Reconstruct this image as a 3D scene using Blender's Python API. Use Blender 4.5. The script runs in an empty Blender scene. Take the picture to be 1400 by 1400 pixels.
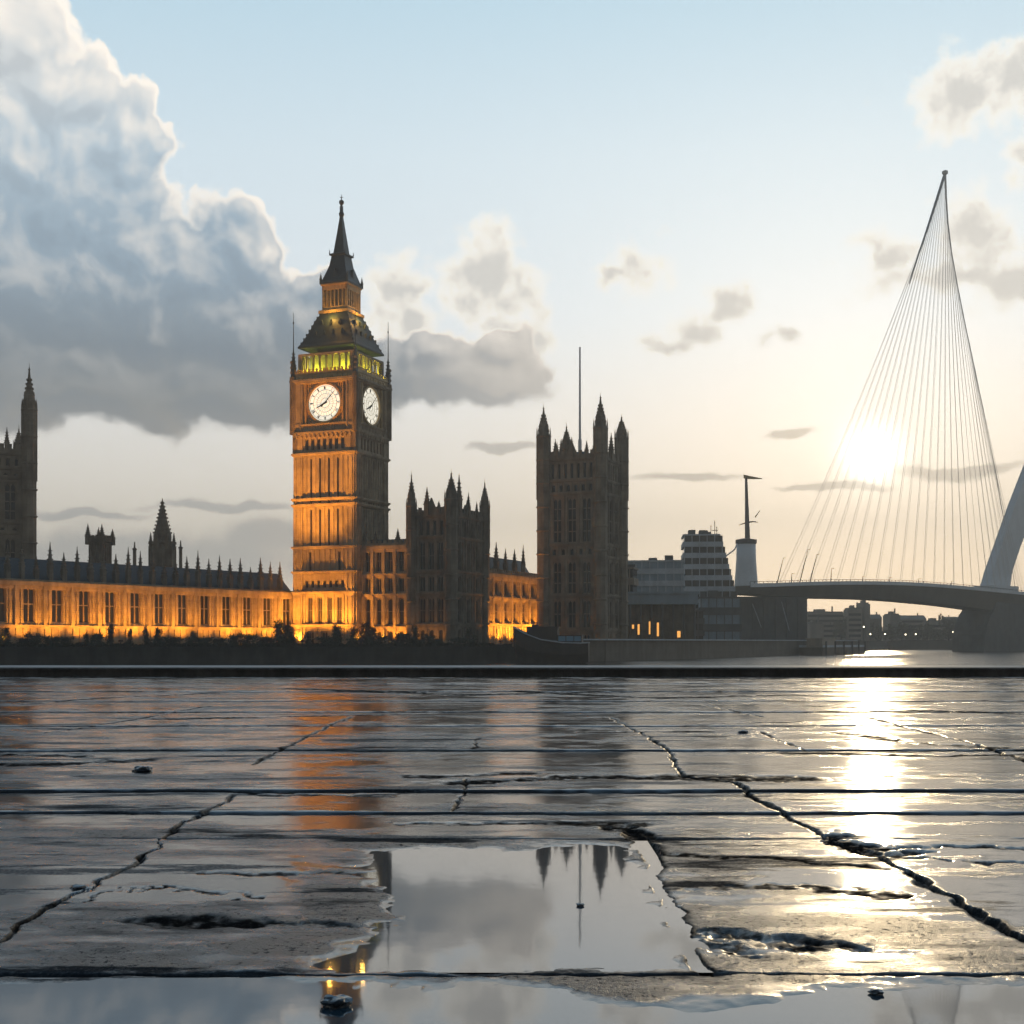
import bpy, bmesh, math, random
import numpy as np
from mathutils import Vector, Matrix, noise as mnoise

R = math.radians
random.seed(7)
sc = bpy.context.scene
col = sc.collection
CZ = 0.9                       # eye height over the pavement (pavement z = 0)
F = 1814.0                     # focal length in photo pixels (1400 wide)
HY = 878.0                     # horizon row

# ------------------------------------------------------------------ camera
cam_d = bpy.data.cameras.new('camera')
cam = bpy.data.objects.new('camera', cam_d); col.objects.link(cam)
cam.location = (0, 0, CZ); cam.rotation_euler = (R(90), 0, 0)
cam_d.sensor_width = 36; cam_d.lens = 36*F/1400
cam_d.shift_y = (HY-700)/1400
cam_d.clip_start = 0.05; cam_d.clip_end = 20000
sc.camera = cam

def azel(px, py):
    a = math.atan2(px-700, F)
    return a, math.atan((HY-py)/F*math.cos(a))
def at(px, py, Y):
    return Vector(((px-700)/F*Y, Y, CZ+(HY-py)/F*Y))
def zz(py, Y): return CZ+(HY-py)/F*Y
SUN_AZ, SUN_EL = azel(1192, 622)
SD = Vector((math.sin(SUN_AZ)*math.cos(SUN_EL), math.cos(SUN_AZ)*math.cos(SUN_EL), math.sin(SUN_EL)))

# ------------------------------------------------------------------ colour management
sc.view_settings.view_transform = 'Standard'; sc.view_settings.look = 'None'
sc.view_settings.exposure = 0.12; sc.view_settings.gamma = 1.0

def lin(r, g, b):
    f = lambda c: (c/255/12.92) if c/255 <= .04045 else ((c/255+.055)/1.055)**2.4
    return (f(r), f(g), f(b), 1)

# ------------------------------------------------------------------ node helper
class N:
    def __init__(s, nt): s.nt = nt
    def new(s, t, **k):
        n = s.nt.nodes.new(t)
        for a, v in k.items(): setattr(n, a, v)
        return n
    def put(s, sock, v):
        if v is None: return
        if isinstance(v, bpy.types.NodeSocket): s.nt.links.new(v, sock)
        else: sock.default_value = v
    def m(s, op, a, b=None, c=None, clamp=False):
        n = s.new('ShaderNodeMath', operation=op, use_clamp=clamp)
        s.put(n.inputs[0], a)
        if b is not None: s.put(n.inputs[1], b)
        if c is not None: s.put(n.inputs[2], c)
        return n.outputs[0]
    def v(s, op, a, b=None, c=None):
        n = s.new('ShaderNodeVectorMath', operation=op)
        s.put(n.inputs[0], a)
        if b is not None: s.put(n.inputs[1], b)
        if c is not None: s.put(n.inputs[2], c)
        return n.outputs['Value'] if op in ('LENGTH', 'DOT_PRODUCT', 'DISTANCE') else n.outputs[0]
    def mix(s, f, a, b):
        n = s.new('ShaderNodeMix', data_type='RGBA')
        s.put(n.inputs[0], f); s.put(n.inputs[6], a); s.put(n.inputs[7], b)
        return n.outputs[2]
    def mr(s, v, a, b, c=0.0, d=1.0, smooth=True):
        n = s.new('ShaderNodeMapRange', interpolation_type='SMOOTHSTEP' if smooth else 'LINEAR')
        s.put(n.inputs[0], v); s.put(n.inputs[1], a); s.put(n.inputs[2], b); s.put(n.inputs[3], c); s.put(n.inputs[4], d)
        return n.outputs[0]
    def noise(s, vec, scale, detail=4, rough=.55, dist=0.0, out=0, dim='3D'):
        n = s.new('ShaderNodeTexNoise', noise_dimensions=dim)
        s.put(n.inputs['Vector'], vec); s.put(n.inputs['Scale'], scale); s.put(n.inputs['Detail'], detail)
        s.put(n.inputs['Roughness'], rough); s.put(n.inputs['Distortion'], dist)
        return n.outputs[out]
    def ramp(s, f, stops):
        n = s.new('ShaderNodeValToRGB'); e = n.color_ramp.elements
        while len(e) < len(stops): e.new(.5)
        for i, (p, c) in enumerate(stops): e[i].position = p; e[i].color = c
        s.put(n.inputs[0], f)
        return n.outputs[0]

# ------------------------------------------------------------------ world: sky and clouds by direction
world = bpy.data.worlds.new('World'); sc.world = world; world.use_nodes = True
wt = world.node_tree; wt.nodes.clear(); W = N(wt)
tc = W.new('ShaderNodeTexCoord'); D0 = W.v('NORMALIZE', tc.outputs['Generated'])
sep = W.new('ShaderNodeSeparateXYZ'); W.put(sep.inputs[0], D0)
az = W.m('ARCTAN2', sep.outputs[0], sep.outputs[1])
el = W.m('ARCSINE', sep.outputs[2])
cmb = W.new('ShaderNodeCombineXYZ'); W.put(cmb.inputs[0], az); W.put(cmb.inputs[1], el)
P = cmb.outputs[0]

def field_group(name, blobs, warp, wscale, namp, nscale, base=None, billow=0.0):
    g = bpy.data.node_groups.new(name, 'ShaderNodeTree')
    g.interface.new_socket('P', in_out='INPUT', socket_type='NodeSocketVector')
    g.interface.new_socket('D', in_out='OUTPUT', socket_type='NodeSocketFloat')
    G = N(g); gi = G.new('NodeGroupInput'); go = G.new('NodeGroupOutput')
    p = gi.outputs[0]
    nz = G.noise(p, wscale, 4, .55, 0, 1, '2D')
    off = G.v('MULTIPLY', G.v('SUBTRACT', nz, (.5, .5, .5)), (warp, warp*.8, 0))
    q = G.v('ADD', p, off)
    best = None
    for (px, py, rx, ry) in blobs:
        a, e = azel(px, py); ax, ay = F/rx, F/ry
        s1 = G.v('MULTIPLY_ADD', q, (ax, ay, 0), (-a*ax, -e*ay, 0))
        d = G.v('LENGTH', s1)
        best = d if best is None else G.m('SMOOTH_MIN', best, d, .25)
    D = G.m('SUBTRACT', 1.0, best)
    if base is not None:      # flat cloud base
        q2 = G.new('ShaderNodeSeparateXYZ'); G.put(q2.inputs[0], q)
        be = G.mr(q2.outputs[0], azel(420, 0)[0], azel(560, 0)[0], azel(200, base[0])[1], azel(620, base[1])[1])
        D = G.m('SMOOTH_MIN', D, G.m('MULTIPLY', G.m('SUBTRACT', q2.outputs[1], be), 26.0), .25)
    fb = G.noise(p, nscale, 6, .58, 0, 0, '2D')
    D = G.m('ADD', D, G.m('MULTIPLY', G.m('SUBTRACT', fb, .5), namp))
    if billow:
        for sc_, am in ((17, billow), (42, billow*.45), (95, billow*.22), (210, billow*.10)):
            vo = G.new('ShaderNodeTexVoronoi', feature='F1', voronoi_dimensions='2D'); G.put(vo.inputs['Scale'], float(sc_)); G.put(vo.inputs['Vector'], q)
            D = G.m('ADD', D, G.m('MULTIPLY', G.m('SUBTRACT', .42, vo.outputs['Distance']), am))
    G.put(go.inputs[0], D)
    return g
def use(g, p):
    n = W.new('ShaderNodeGroup'); n.node_tree = g; W.put(n.inputs[0], p); return n.outputs[0]

big = [(5, 40, 80, 75), (75, 120, 85, 75), (30, 230, 150, 110), (195, 185, 62, 62), (120, 280, 120, 100), (40, 400, 190, 150),
       (312, 352, 54, 46), (215, 400, 150, 120), (330, 450, 120, 95), (410, 420, 55, 60), (-150, 300, 230, 260), (-160, 520, 260, 130),
       (90, 540, 240, 110), (300, 540, 200, 95), (500, 520, 190, 66), (640, 515, 95, 62), (600, 470, 70, 50), (560, 485, 42, 40), (690, 478, 36, 34), (-420, 480, 300, 170)]
small = [(1325, 135, 80, 48), (1375, 110, 60, 40), (1415, 235, 34, 48), (1342, 330, 50, 58), (1208, 345, 38, 26), (1300, 378, 120, 24), (1385, 385, 60, 30),
         (872, 365, 44, 38), (830, 378, 26, 14), (915, 468, 46, 14), (955, 444, 42, 24), (995, 412, 32, 22), (1070, 456, 26, 14),
         (665, 372, 60, 56), (540, 405, 50, 44), (520, 440, 40, 40), (570, 440, 36, 40), (715, 402, 50, 30), (645, 415, 42, 46), (700, 470, 40, 40), (555, 395, 40, 34), (700, 520, 36, 18), (1480, 330, 80, 50)]
thin = [(950, 655, 110, 9), (1075, 592, 46, 11), (1150, 668, 90, 8), (1330, 640, 120, 12), (690, 612, 60, 9), (300, 694, 160, 9), (120, 700, 120, 8),
        (200, 760, 330, 52), (360, 735, 120, 30), (-200, 740, 300, 60), (1600, 560, 160, 20)]
gA = field_group('cumulus_field', big, .10, 9, .38, 24, base=(610, 572), billow=.38)
gB = field_group('small_cloud_field', small, .05, 22, 1.9, 34, billow=.30)
gC = field_group('thin_cloud_field', thin, .04, 12, .8, 18)
SL = (math.sin(.62)*.011, math.cos(.62)*.011, 0)      # offset towards the light in (az, el)

# clear sky
cosS = W.v('DOT_PRODUCT', D0, tuple(SD))
angS = W.m('ARCCOSINE', W.m('MINIMUM', cosS, .99999))
ele = W.m('ABSOLUTE', el)
grad = W.ramp(W.mr(ele, 0, R(40), smooth=False), [
    (0.0, lin(240, 227, 206)), (.10, lin(243, 234, 219)), (.22, lin(232, 231, 228)), (.34, lin(218, 229, 237)),
    (.50, lin(204, 222, 233)), (.66, lin(176, 207, 224)), (1.0, lin(120, 160, 195))])
nis = W.new('ShaderNodeTexSky'); nis.sky_type = 'NISHITA'; nis.sun_disc = False
nis.sun_elevation = SUN_EL; nis.sun_rotation = SUN_AZ; nis.dust_density = 2.0
nisc = W.v('SCALE', nis.outputs[0]); wt.nodes[-1].inputs['Scale'].default_value = .10
sky = W.mix(.92, nisc, grad)
def glow(width, pw=1.0): return W.m('EXPONENT', W.m('MULTIPLY', W.m('POWER', W.m('DIVIDE', angS, width), pw), -1))
def scaled(colr, f):
    n = W.new('ShaderNodeVectorMath', operation='SCALE'); W.put(n.inputs[0], colr); W.put(n.inputs['Scale'], f); return n.outputs[0]
sky = W.v('ADD', sky, scaled((.58, .54, .48), W.m('MULTIPLY', glow(R(12), 1.2), .22)))
sunglow = W.v('ADD', scaled((1.0, .93, .82), W.m('MULTIPLY', glow(R(2.2), 1.2), .28)), scaled((1, .93, .8), W.m('MULTIPLY', glow(R(.62), 1.4), 5.0)))
# thin and small clouds
dC = use(gC, P); aC = W.m('MULTIPLY', W.mr(dC, 0.0, .6), .8)
near = glow(R(16), 1.2)
cC = W.mix(near, lin(158, 164, 168), lin(226, 208, 182))
sky = W.mix(aC, sky, cC)
dB = use(gB, P)
aB = W.m('MULTIPLY', W.mr(dB, -.32, .45), .94)
shB = W.mr(dB, .05, .85, .0, 1.0)
shB = W.m('MULTIPLY', shB, 1.0, clamp=True)
cB = W.mix(shB, lin(252, 246, 234), W.mix(near, lin(198, 199, 197), lin(226, 217, 203)))
sky = W.mix(aB, sky, cB)
dA = use(gA, P); dA2 = use(gA, W.v('ADD', P, SL))
low = W.mr(el, azel(200, 600)[1], azel(200, 545)[1])
aA = W.mr(dA, -.01, W.mr(el, azel(200, 560)[1], azel(200, 480)[1], .40, .13))
shade = W.ramp(W.mr(el, azel(200, 620)[1], azel(200, 20)[1], smooth=False), [
    (0, lin(158, 154, 148)), (.12, lin(128, 134, 138)), (.26, lin(118, 132, 144)), (.44, lin(138, 158, 174)), (.72, lin(164, 185, 200)), (1, lin(196, 202, 205))])
rel = W.m('MULTIPLY', W.m('SUBTRACT', dA, dA2), W.mr(el, azel(200, 560)[1], azel(200, 330)[1], .25, 1.6))
edge = W.m('MULTIPLY', W.mr(dA, .26, .02), W.mr(el, azel(200, 560)[1], azel(200, 400)[1], .15, .95))
lit = W.m('ADD', W.m('MULTIPLY', rel, .75), edge, clamp=True)
upl = W.mr(el, azel(200, 330)[1], azel(200, 60)[1], 0, .28)
lit = W.m('ADD', lit, W.m('MULTIPLY', upl, W.mr(az, azel(330, 0)[0], azel(30, 0)[0], .2, 1.0)), clamp=True)
right = W.mr(az, azel(480, 0)[0], azel(720, 0)[0])
shade = W.mix(W.m('MULTIPLY', right, .88), shade, lin(200, 194, 186))
cA = W.mix(lit, shade, lin(253, 244, 232))
dk = W.m('MULTIPLY', W.mr(W.m('SUBTRACT', dA2, dA), .0, .22), .22)
cA = W.mix(dk, cA, lin(104, 122, 140))
sky = W.mix(aA, sky, cA)
sky = W.v('ADD', sky, sunglow)
# the half of the sky away from the sun is dim at dusk
fall = W.mr(angS, R(36), R(85), 1.0, .20)
sky = scaled(sky, W.m('MULTIPLY', fall, W.m('ADD', 1.20, W.m('MULTIPLY', W.m('EXPONENT', W.m('DIVIDE', ele, -R(6.5))), .62))))
bg = W.new('ShaderNodeBackground'); W.put(bg.inputs[0], sky); bg.inputs[1].default_value = 1.0
wo = W.new('ShaderNodeOutputWorld'); wt.links.new(bg.outputs[0], wo.inputs[0])
world.cycles.sampling_method = 'MANUAL'; world.cycles.sample_map_resolution = 512

# ------------------------------------------------------------------ sun
sl = bpy.data.lights.new('sun', 'SUN'); sl.energy = .75; sl.angle = R(.55); sl.color = (1, .76, .44)
so = bpy.data.objects.new('sun', sl); col.objects.link(so)
so.rotation_euler = SD.to_track_quat('Z', 'Y').to_euler(); so.location = SD*500

# ------------------------------------------------------------------ materials
def mat(name, c, rough=.8, metal=0, emit=None, es=0, var=0.0, vscale=1.0, bump=0.0, bscale=20, ior=1.45, courses=0, trans=0):
    m = bpy.data.materials.new(name); m.use_nodes = True
    M = N(m.node_tree); b = m.node_tree.nodes['Principled BSDF']
    b.inputs['Base Color'].default_value = (*c, 1); b.inputs['Roughness'].default_value = rough
    b.inputs['Metallic'].default_value = metal; b.inputs['IOR'].default_value = ior
    t = M.new('ShaderNodeTexCoord').outputs['Object']
    if var:
        n1 = M.noise(t, vscale, 6, .6); n2 = M.noise(M.v('MULTIPLY', t, (1, 1, .18)), vscale*3.1, 4, .6)
        f = M.mr(M.m('ADD', M.m('MULTIPLY', n1, .6), M.m('MULTIPLY', n2, .4)), .32, .68, 0, 1)
        dark = tuple(x*(1-var) for x in c)+(1,); lite = tuple(min(1, x*(1+var*.7)) for x in c)+(1,)
        colr = M.mix(f, dark, lite)
        if courses:
            sx = M.new('ShaderNodeSeparateXYZ'); M.put(sx.inputs[0], t)
            fr = M.m('FRACT', M.m('MULTIPLY', sx.outputs[2], courses))
            colr = M.mix(M.mr(fr, .0, .12, .30, 0), colr, (c[0]*.4, c[1]*.4, c[2]*.4, 1))
        M.put(b.inputs['Base Color'], colr)
    if bump:
        bp = M.new('ShaderNodeBump'); bp.inputs['Strength'].default_value = bump; bp.inputs['Distance'].default_value = .1
        M.put(bp.inputs['Height'], M.noise(t, bscale, 5)); M.put(b.inputs['Normal'], bp.outputs[0])
    if emit: b.inputs['Emission Color'].default_value = (*emit, 1); b.inputs['Emission Strength'].default_value = es
    return m
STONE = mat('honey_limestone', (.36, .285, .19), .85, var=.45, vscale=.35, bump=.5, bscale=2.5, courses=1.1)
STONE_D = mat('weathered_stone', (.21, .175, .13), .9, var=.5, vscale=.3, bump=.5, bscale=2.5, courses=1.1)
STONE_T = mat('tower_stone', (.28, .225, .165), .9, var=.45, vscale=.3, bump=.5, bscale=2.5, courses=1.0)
SLATE = mat('slate_roof', (.018, .034, .044), .6, var=.4, vscale=.8, bump=.4, bscale=4, courses=1.6)
LEAD = mat('dark_lead', (.022, .034, .044), .5, var=.3, vscale=1)
GLASS = mat('window_glass', (.012, .014, .018), .08)
MULL = mat('stone_mullion', (.22, .17, .12), .85, var=.3, vscale=1)
GOLD = mat('gilded_stone', (.42, .28, .10), .5, var=.35, vscale=1)
DIAL = mat('opal_dial_glass', (.8, .78, .68), .3, emit=(1, .92, .74), es=.85)
IRON = mat('black_iron', (.012, .012, .014), .5)
DARKM = mat('dark_painted_steel', (.03, .03, .032), .45, var=.3, vscale=1)
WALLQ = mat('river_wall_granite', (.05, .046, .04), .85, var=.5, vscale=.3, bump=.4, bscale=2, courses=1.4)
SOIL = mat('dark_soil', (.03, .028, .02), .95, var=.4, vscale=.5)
CONC = mat('pale_concrete', (.58, .61, .64), .7, var=.2, vscale=.3)
CONCD = mat('grey_concrete', (.12, .12, .118), .8, var=.3, vscale=.3)
CLAD = mat('blue_grey_cladding', (.30, .38, .44), .5, var=.2, vscale=.3)
DECKM = mat('bridge_concrete', (.12, .105, .085), .8, var=.25, vscale=.1)
WHITE = mat('white_painted_steel', (.84, .87, .90), .45, var=.1, vscale=.1)
CABLE = mat('stay_cable_steel', (.80, .77, .72), .5)
BARK = mat('bark', (.05, .04, .03), .9, var=.3, vscale=3)
LEAF = mat('dark_leaves', (.030, .040, .016), .7, var=.5, vscale=3)
LEAF2 = mat('far_leaves', (.09, .09, .05), .8, var=.5, vscale=.2)
FARB = mat('far_masonry', (.32, .28, .24), .85, var=.25, vscale=.08)
FARR = mat('far_roof', (.22, .20, .18), .8, var=.25, vscale=.08)
LAMPM = mat('warm_lamp_glass', (1, .7, .35), .3, emit=(1, .62, .22), es=9)
LAMPW = mat('pale_lamp_glass', (1, .9, .7), .3, emit=(1, .85, .6), es=6)
LITWIN = mat('lit_window', (.6, .3, .1), .3, emit=(1, .45, .10), es=1.1)
RUST = mat('dark_hull_paint', (.035, .028, .024), .4, var=.4, vscale=.6)
BLUEG = mat('blue_cabin_glass', (.16, .34, .48), .3)

# ------------------------------------------------------------------ mesh helpers
class MB:
    def __init__(s): s.v = []; s.f = []; s.T = lambda u, n, z: (u, n, z)
    def pts(s, P_, faces):
        b = len(s.v); s.v += [s.T(*p) for p in P_]; s.f += [tuple(b+i for i in f) for f in faces]
    def box(s, x0, x1, y0, y1, z0, z1):
        if x0 > x1: x0, x1 = x1, x0
        if y0 > y1: y0, y1 = y1, y0
        s.pts([(x0, y0, z0), (x1, y0, z0), (x1, y1, z0), (x0, y1, z0), (x0, y0, z1), (x1, y0, z1), (x1, y1, z1), (x0, y1, z1)],
              [(0, 3, 2, 1), (4, 5, 6, 7), (0, 1, 5, 4), (1, 2, 6, 5), (2, 3, 7, 6), (3, 0, 4, 7)])
    def loft(s, rings, cap=True):
        n = len(rings[0]); Pp = [p for r in rings for p in r]; fs = []
        for k in range(len(rings)-1):
            for i in range(n):
                a = k*n+i; b = k*n+(i+1) % n
                fs.append((a, b, b+n, a+n))
        if cap: fs.append(tuple(range(n-1, -1, -1))); fs.append(tuple(range((len(rings)-1)*n, len(rings)*n)))
        s.pts(Pp, fs)
    def lathe(s, x, y, prof, n=8, ph=0.0):
        s.loft([[(x+r*math.cos(ph+2*math.pi*i/n), y+r*math.sin(ph+2*math.pi*i/n), z) for i in range(n)] for r, z in prof])
    def sq(s, x, y, prof):       # square section profile, half-widths
        s.loft([[(x+a*h, y+b*h, z) for a, b in ((-1, -1), (1, -1), (1, 1), (-1, 1))] for h, z in prof])
    def tube(s, path, r, n=6):
        rings = []
        path = [Vector(p) for p in path]
        for i, p in enumerate(path):
            d = (path[min(i+1, len(path)-1)]-path[max(i-1, 0)]).normalized()
            up = Vector((0, 0, 1)) if abs(d.z) < .95 else Vector((0, 1, 0))
            a = d.cross(up).normalized(); b = d.cross(a).normalized()
            rr = r[i] if isinstance(r, (list, tuple)) else r
            rings.append([tuple(p+a*rr*math.cos(2*math.pi*k/n)+b*rr*math.sin(2*math.pi*k/n)) for k in range(n)])
        s.loft(rings)
    def pinnacle(s, x, y, z0, h, r):      # gothic pinnacle: shaft, gablets, crocketed spirelet, finial
        zs = z0+h*.38
        s.sq(x, y, [(r, z0), (r, zs)]); s.sq(x, y, [(r*1.25, zs+.003), (r*1.25, zs+h*.03)])
        s.sq(x, y, [(r*1.0, zs+h*.03), (r*.62, zs+h*.2), (r*.32, zs+h*.42), (r*.1, z0+h*.95)])
        for q in range(4):
            f = .08+q*.10; rr = r*(1.12-.85*(f/.5))
            zc = zs+h*f
            s.sq(x, y, [(rr+.02, zc), (rr+r*.28, zc+h*.015), (rr*.9, zc+h*.03)])
        s.lathe(x, y, [(.02, z0+h*.93), (r*.26, z0+h*.955), (.02, z0+h*.98), (.015, z0+h*1.0)], 6)
    def build(s, name, m, parent=None, smooth=False):
        me = bpy.data.meshes.new(name); me.from_pydata(s.v, [], s.f); me.materials.append(m)
        bm = bmesh.new(); bm.from_mesh(me); bmesh.ops.recalc_face_normals(bm, faces=bm.faces); bm.to_mesh(me); bm.free()
        if smooth: me.polygons.foreach_set('use_smooth', [True]*len(me.polygons))
        o = bpy.data.objects.new(name, me); col.objects.link(o)
        if parent: o.parent = parent
        return o
def faceT(k):                   # (u along facade, n outward, z) to building coordinates
    c, s_ = [(1, 0), (0, 1), (-1, 0), (0, -1)][k]
    return lambda u, n, z: (u*c+n*s_, u*s_-n*c, z)
def tag(o, label=None, cat=None, group=None, kind=None):
    if label: o['label'] = label
    if cat: o['category'] = cat
    if group: o['group'] = group
    if kind: o['kind'] = kind
    return o
def thing(name, label, cat, loc=(0, 0, 0), rz=0, group=None):
    o = bpy.data.objects.new(name, None); col.objects.link(o); o.location = loc; o.rotation_euler = (0, 0, rz)
    o.empty_display_size = .5
    return tag(o, label, cat, group)
def kids(o): return [c for c in bpy.data.objects if c.parent == o]
def copy_tree(o, parent=None):
    c = o.copy(); col.objects.link(c); c.parent = parent
    for ch in kids(o): copy_tree(ch, c)
    return c
ORD = ['first', 'second', 'third', 'fourth', 'fifth', 'sixth', 'seventh', 'eighth', 'ninth', 'tenth', 'eleventh', 'twelfth', 'thirteenth',
       'fourteenth', 'fifteenth', 'sixteenth', 'seventeenth', 'eighteenth', 'nineteenth', 'twentieth', 'twenty-first', 'twenty-second', 'twenty-third',
       'twenty-fourth', 'twenty-fifth', 'twenty-sixth', 'twenty-seventh', 'twenty-eighth', 'twenty-ninth', 'thirtieth']
GZ = CZ-1.0                     # palace ground level
WZ = CZ-4.0                     # river level

# ================================================================== THE GROUND
def gp(px, py): D = CZ*F/(py-HY); return ((px-700)/F*D, D)
def seg_dist(X, Y, pts):
    best = np.full(X.shape, 1e9)
    for (a, b) in zip(pts[:-1], pts[1:]):
        ax, ay = a; bx, by = b; dx, dy = bx-ax, by-ay
        t = np.clip(((X-ax)*dx+(Y-ay)*dy)/(dx*dx+dy*dy+1e-12), 0, 1)
        best = np.minimum(best, np.hypot(X-ax-t*dx, Y-ay-t*dy))
    return best
def poly_sd(X, Y, pts):
    d = seg_dist(X, Y, pts+[pts[0]]); ins = np.zeros(X.shape, bool)
    n = len(pts)
    for i in range(n):
        x1, y1 = pts[i]; x2, y2 = pts[(i+1) % n]
        c = ((y1 > Y) != (y2 > Y)) & (X < (x2-x1)*(Y-y1)/((y2-y1)+1e-12)+x1)
        ins ^= c
    return np.where(ins, d, -d)
rng = np.random.default_rng(5)
def vnoise(X, Y, s, seed):       # value noise on a hashed lattice
    x = X/s; y = Y/s; xi = np.floor(x).astype(np.int64); yi = np.floor(y).astype(np.int64); fx = x-xi; fy = y-yi
    fx = fx*fx*(3-2*fx); fy = fy*fy*(3-2*fy)
    def h(a, b):
        k = (a*374761393+b*668265263+seed*1442695041) & 0xffffffff
        k = ((k ^ (k >> 13))*1274126177) & 0xffffffff
        return ((k ^ (k >> 16)) & 0xffff)/65535.0
    return (h(xi, yi)*(1-fx)+h(xi+1, yi)*fx)*(1-fy)+(h(xi, yi+1)*(1-fx)+h(xi+1, yi+1)*fx)*fy-.5
def fbm(X, Y, s, seed, o=4, g=.5):
    r = 0; a = 1
    for k in range(o): r = r+a*vnoise(X, Y, s/2**k, seed+k); a *= g
    return r
YEND = 34.5
joints = [3.57, 6.02, 6.95, 7.96, 10.96, 14.2, 17.0, 20.2, 24.0, 28.5]     # distances of the long joints
steps = [.008, .010, .011, .016, .013, .009, .012, .010, .014, .012]
rows = list(np.geomspace(1.5, YEND, 820))
for j in joints:
    rows += [j+d for d in (-.05, -.03, -.02, -.013, -.009, -.005, -.001, .003, .007, .011, .016, .024, .04)]
rows = np.array(sorted(rows)); NC = 900
S = np.linspace(-1, 1, NC)
NX = 70; ext = np.geomspace(.03, 75, NX)         # sparser columns carry the same paving out to the sides
S = np.concatenate([-np.ones(NX), S, np.ones(NX)]); EX = np.concatenate([-ext[::-1], np.zeros(NC), ext]); NC = NC+2*NX
YY = np.repeat(rows[:, None], NC, 1); XX = S[None, :]*(.46*YY+.6)+EX[None, :]
wav = fbm(XX, XX*0+3, 1.2, 50, 4)*.05+fbm(XX, XX*0+9, .15, 60, 3)*.016
Yj = YY+wav*np.clip(YY/8, .25, 1.2)
H = np.zeros_like(YY)
J = [1.2]+joints+[40]
gr = np.zeros_like(YY)
for i in range(len(J)-1):
    a, b = J[i], J[i+1]
    m_ = (Yj >= a) & (Yj < b)
    st = steps[i-1] if i > 0 else 0
    tilt = st*(1-(Yj-a)/(b-a))+.0
    H = np.where(m_, tilt, H)
for j in joints:
    w = .010+.004*j/3
    gr = np.maximum(gr, np.exp(-((Yj-j)/(w*np.clip(.9+1.5*vnoise(XX, XX*0+j, .5, 170)+1.2*vnoise(XX, XX*0+j, .07, 171), .35, 2.4)))**2)*.020)
dirt = gr/.022*.8
cracks = [([(-60, 1322), (0, 1290), (60, 1252), (110, 1222), (190, 1180), (250, 1130), (322, 1088)], .020, .03),
          ([(345, 1046), (400, 1018), (480, 980)], .03, .03), ([(60, 1003), (180, 985), (290, 965)], .03, .02),
          ([(835, 982), (890, 1010), (912, 1028), (932, 1062), (1000, 1072), (1060, 1110), (1122, 1142), (1155, 1162), (1212, 1182), (1262, 1212), (1330, 1250), (1400, 1290), (1480, 1330)], .026, .035),
          ([(965, 965), (1040, 980)], .04, .025), ([(1180, 980), (1260, 1000), (1330, 1018), (1400, 1040), (1500, 1066)], .04, .03),
          ([(1035, 1000), (1100, 1027)], .025, .02), ([(655, 1010), (650, 1026)], .02, .02), ([(640, 1066), (622, 1112)], .02, .025),
          ([(866, 1135), (882, 1160), (890, 1200), (915, 1250), (935, 1295), (962, 1335)], .045, .04)]
wx = fbm(XX, YY, .22, 11, 5, .6)*.05; wy = fbm(XX, YY, .22, 21, 5, .6)*.05
wmod = 1+1.3*fbm(XX, YY, .35, 31, 3)
for pts, w, dpt in cracks:
    d = seg_dist(XX+wx, YY+wy, [gp(*p) for p in pts])
    e = np.exp(-(d/(w*.55*np.clip(wmod, .2, 2)))**6); gr = np.maximum(gr, e*dpt*.6); dirt = np.maximum(dirt, np.exp(-(d/(w*1.0*np.clip(wmod, .25, 2)))**4))
# broken hollows and ragged bands where the surface has spalled
bands = [([(555, 1127), (700, 1126), (860, 1127)], .05, .020), ([(640, 1072), (800, 1064), (1080, 1068)], .16, .028), ([(330, 1086), (520, 1088)], .08, .02),
         ([(600, 1064), (700, 1060)], .1, .02), ([(1122, 1144), (1165, 1158), (1200, 1170), (1250, 1172)], .085, .045), ([(1190, 1163), (1290, 1160), (1420, 1166)], .05, .035), ([(1250, 1178), (1420, 1185)], .05, .03),
         ([(840, 1130), (885, 1150)], .05, .035), ([(1000, 1282), (1070, 1290), (1140, 1298)], .06, .035), ([(955, 1290), (1020, 1308)], .05, .03),
         ([(215, 1262), (330, 1266), (505, 1268)], .07, .022), ([(90, 1240), (210, 1215), (330, 1232)], .03, .014), ([(100, 1221), (122, 1219)], .035, .035),
         ([(745, 1191), (848, 1191)], .022, .03), ([(765, 1244), (808, 1243)], .02, .03), ([(300, 1198), (520, 1196)], .04, .016),
         ([(455, 1378), (466, 1400)], .022, .05), ([(40, 962), (150, 954), (290, 948)], .12, .02), ([(220, 984), (480, 978), (600, 975)], .1, .02),
         ([(800, 1001), (960, 1000)], .1, .02), ([(960, 990), (1080, 988)], .1, .02), ([(1100, 965), (1250, 972), (1400, 976)], .14, .022),
         ([(700, 945), (900, 955), (1100, 950)], .25, .02), ([(400, 942), (640, 950), (820, 946)], .3, .02), ([(-100, 1047), (60, 1046), (180, 1040)], .12, .022),
         ([(1050, 1029), (1300, 1034), (1450, 1030)], .1, .02), ([(900, 1172), (1060, 1178), (1180, 1190)], .05, .014), ([(920, 1220), (1080, 1216), (1260, 1236)], .03, .012), ([(-50, 1030), (120, 1034)], .09, .02), ([(1150, 1003), (1240, 1016), (1350, 1024)], .12, .022)]
ragX = fbm(XX, YY, .12, 71, 4)*.09; ragY = fbm(XX, YY, .09, 81, 4)*.09
rough_a = np.zeros_like(YY)
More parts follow.
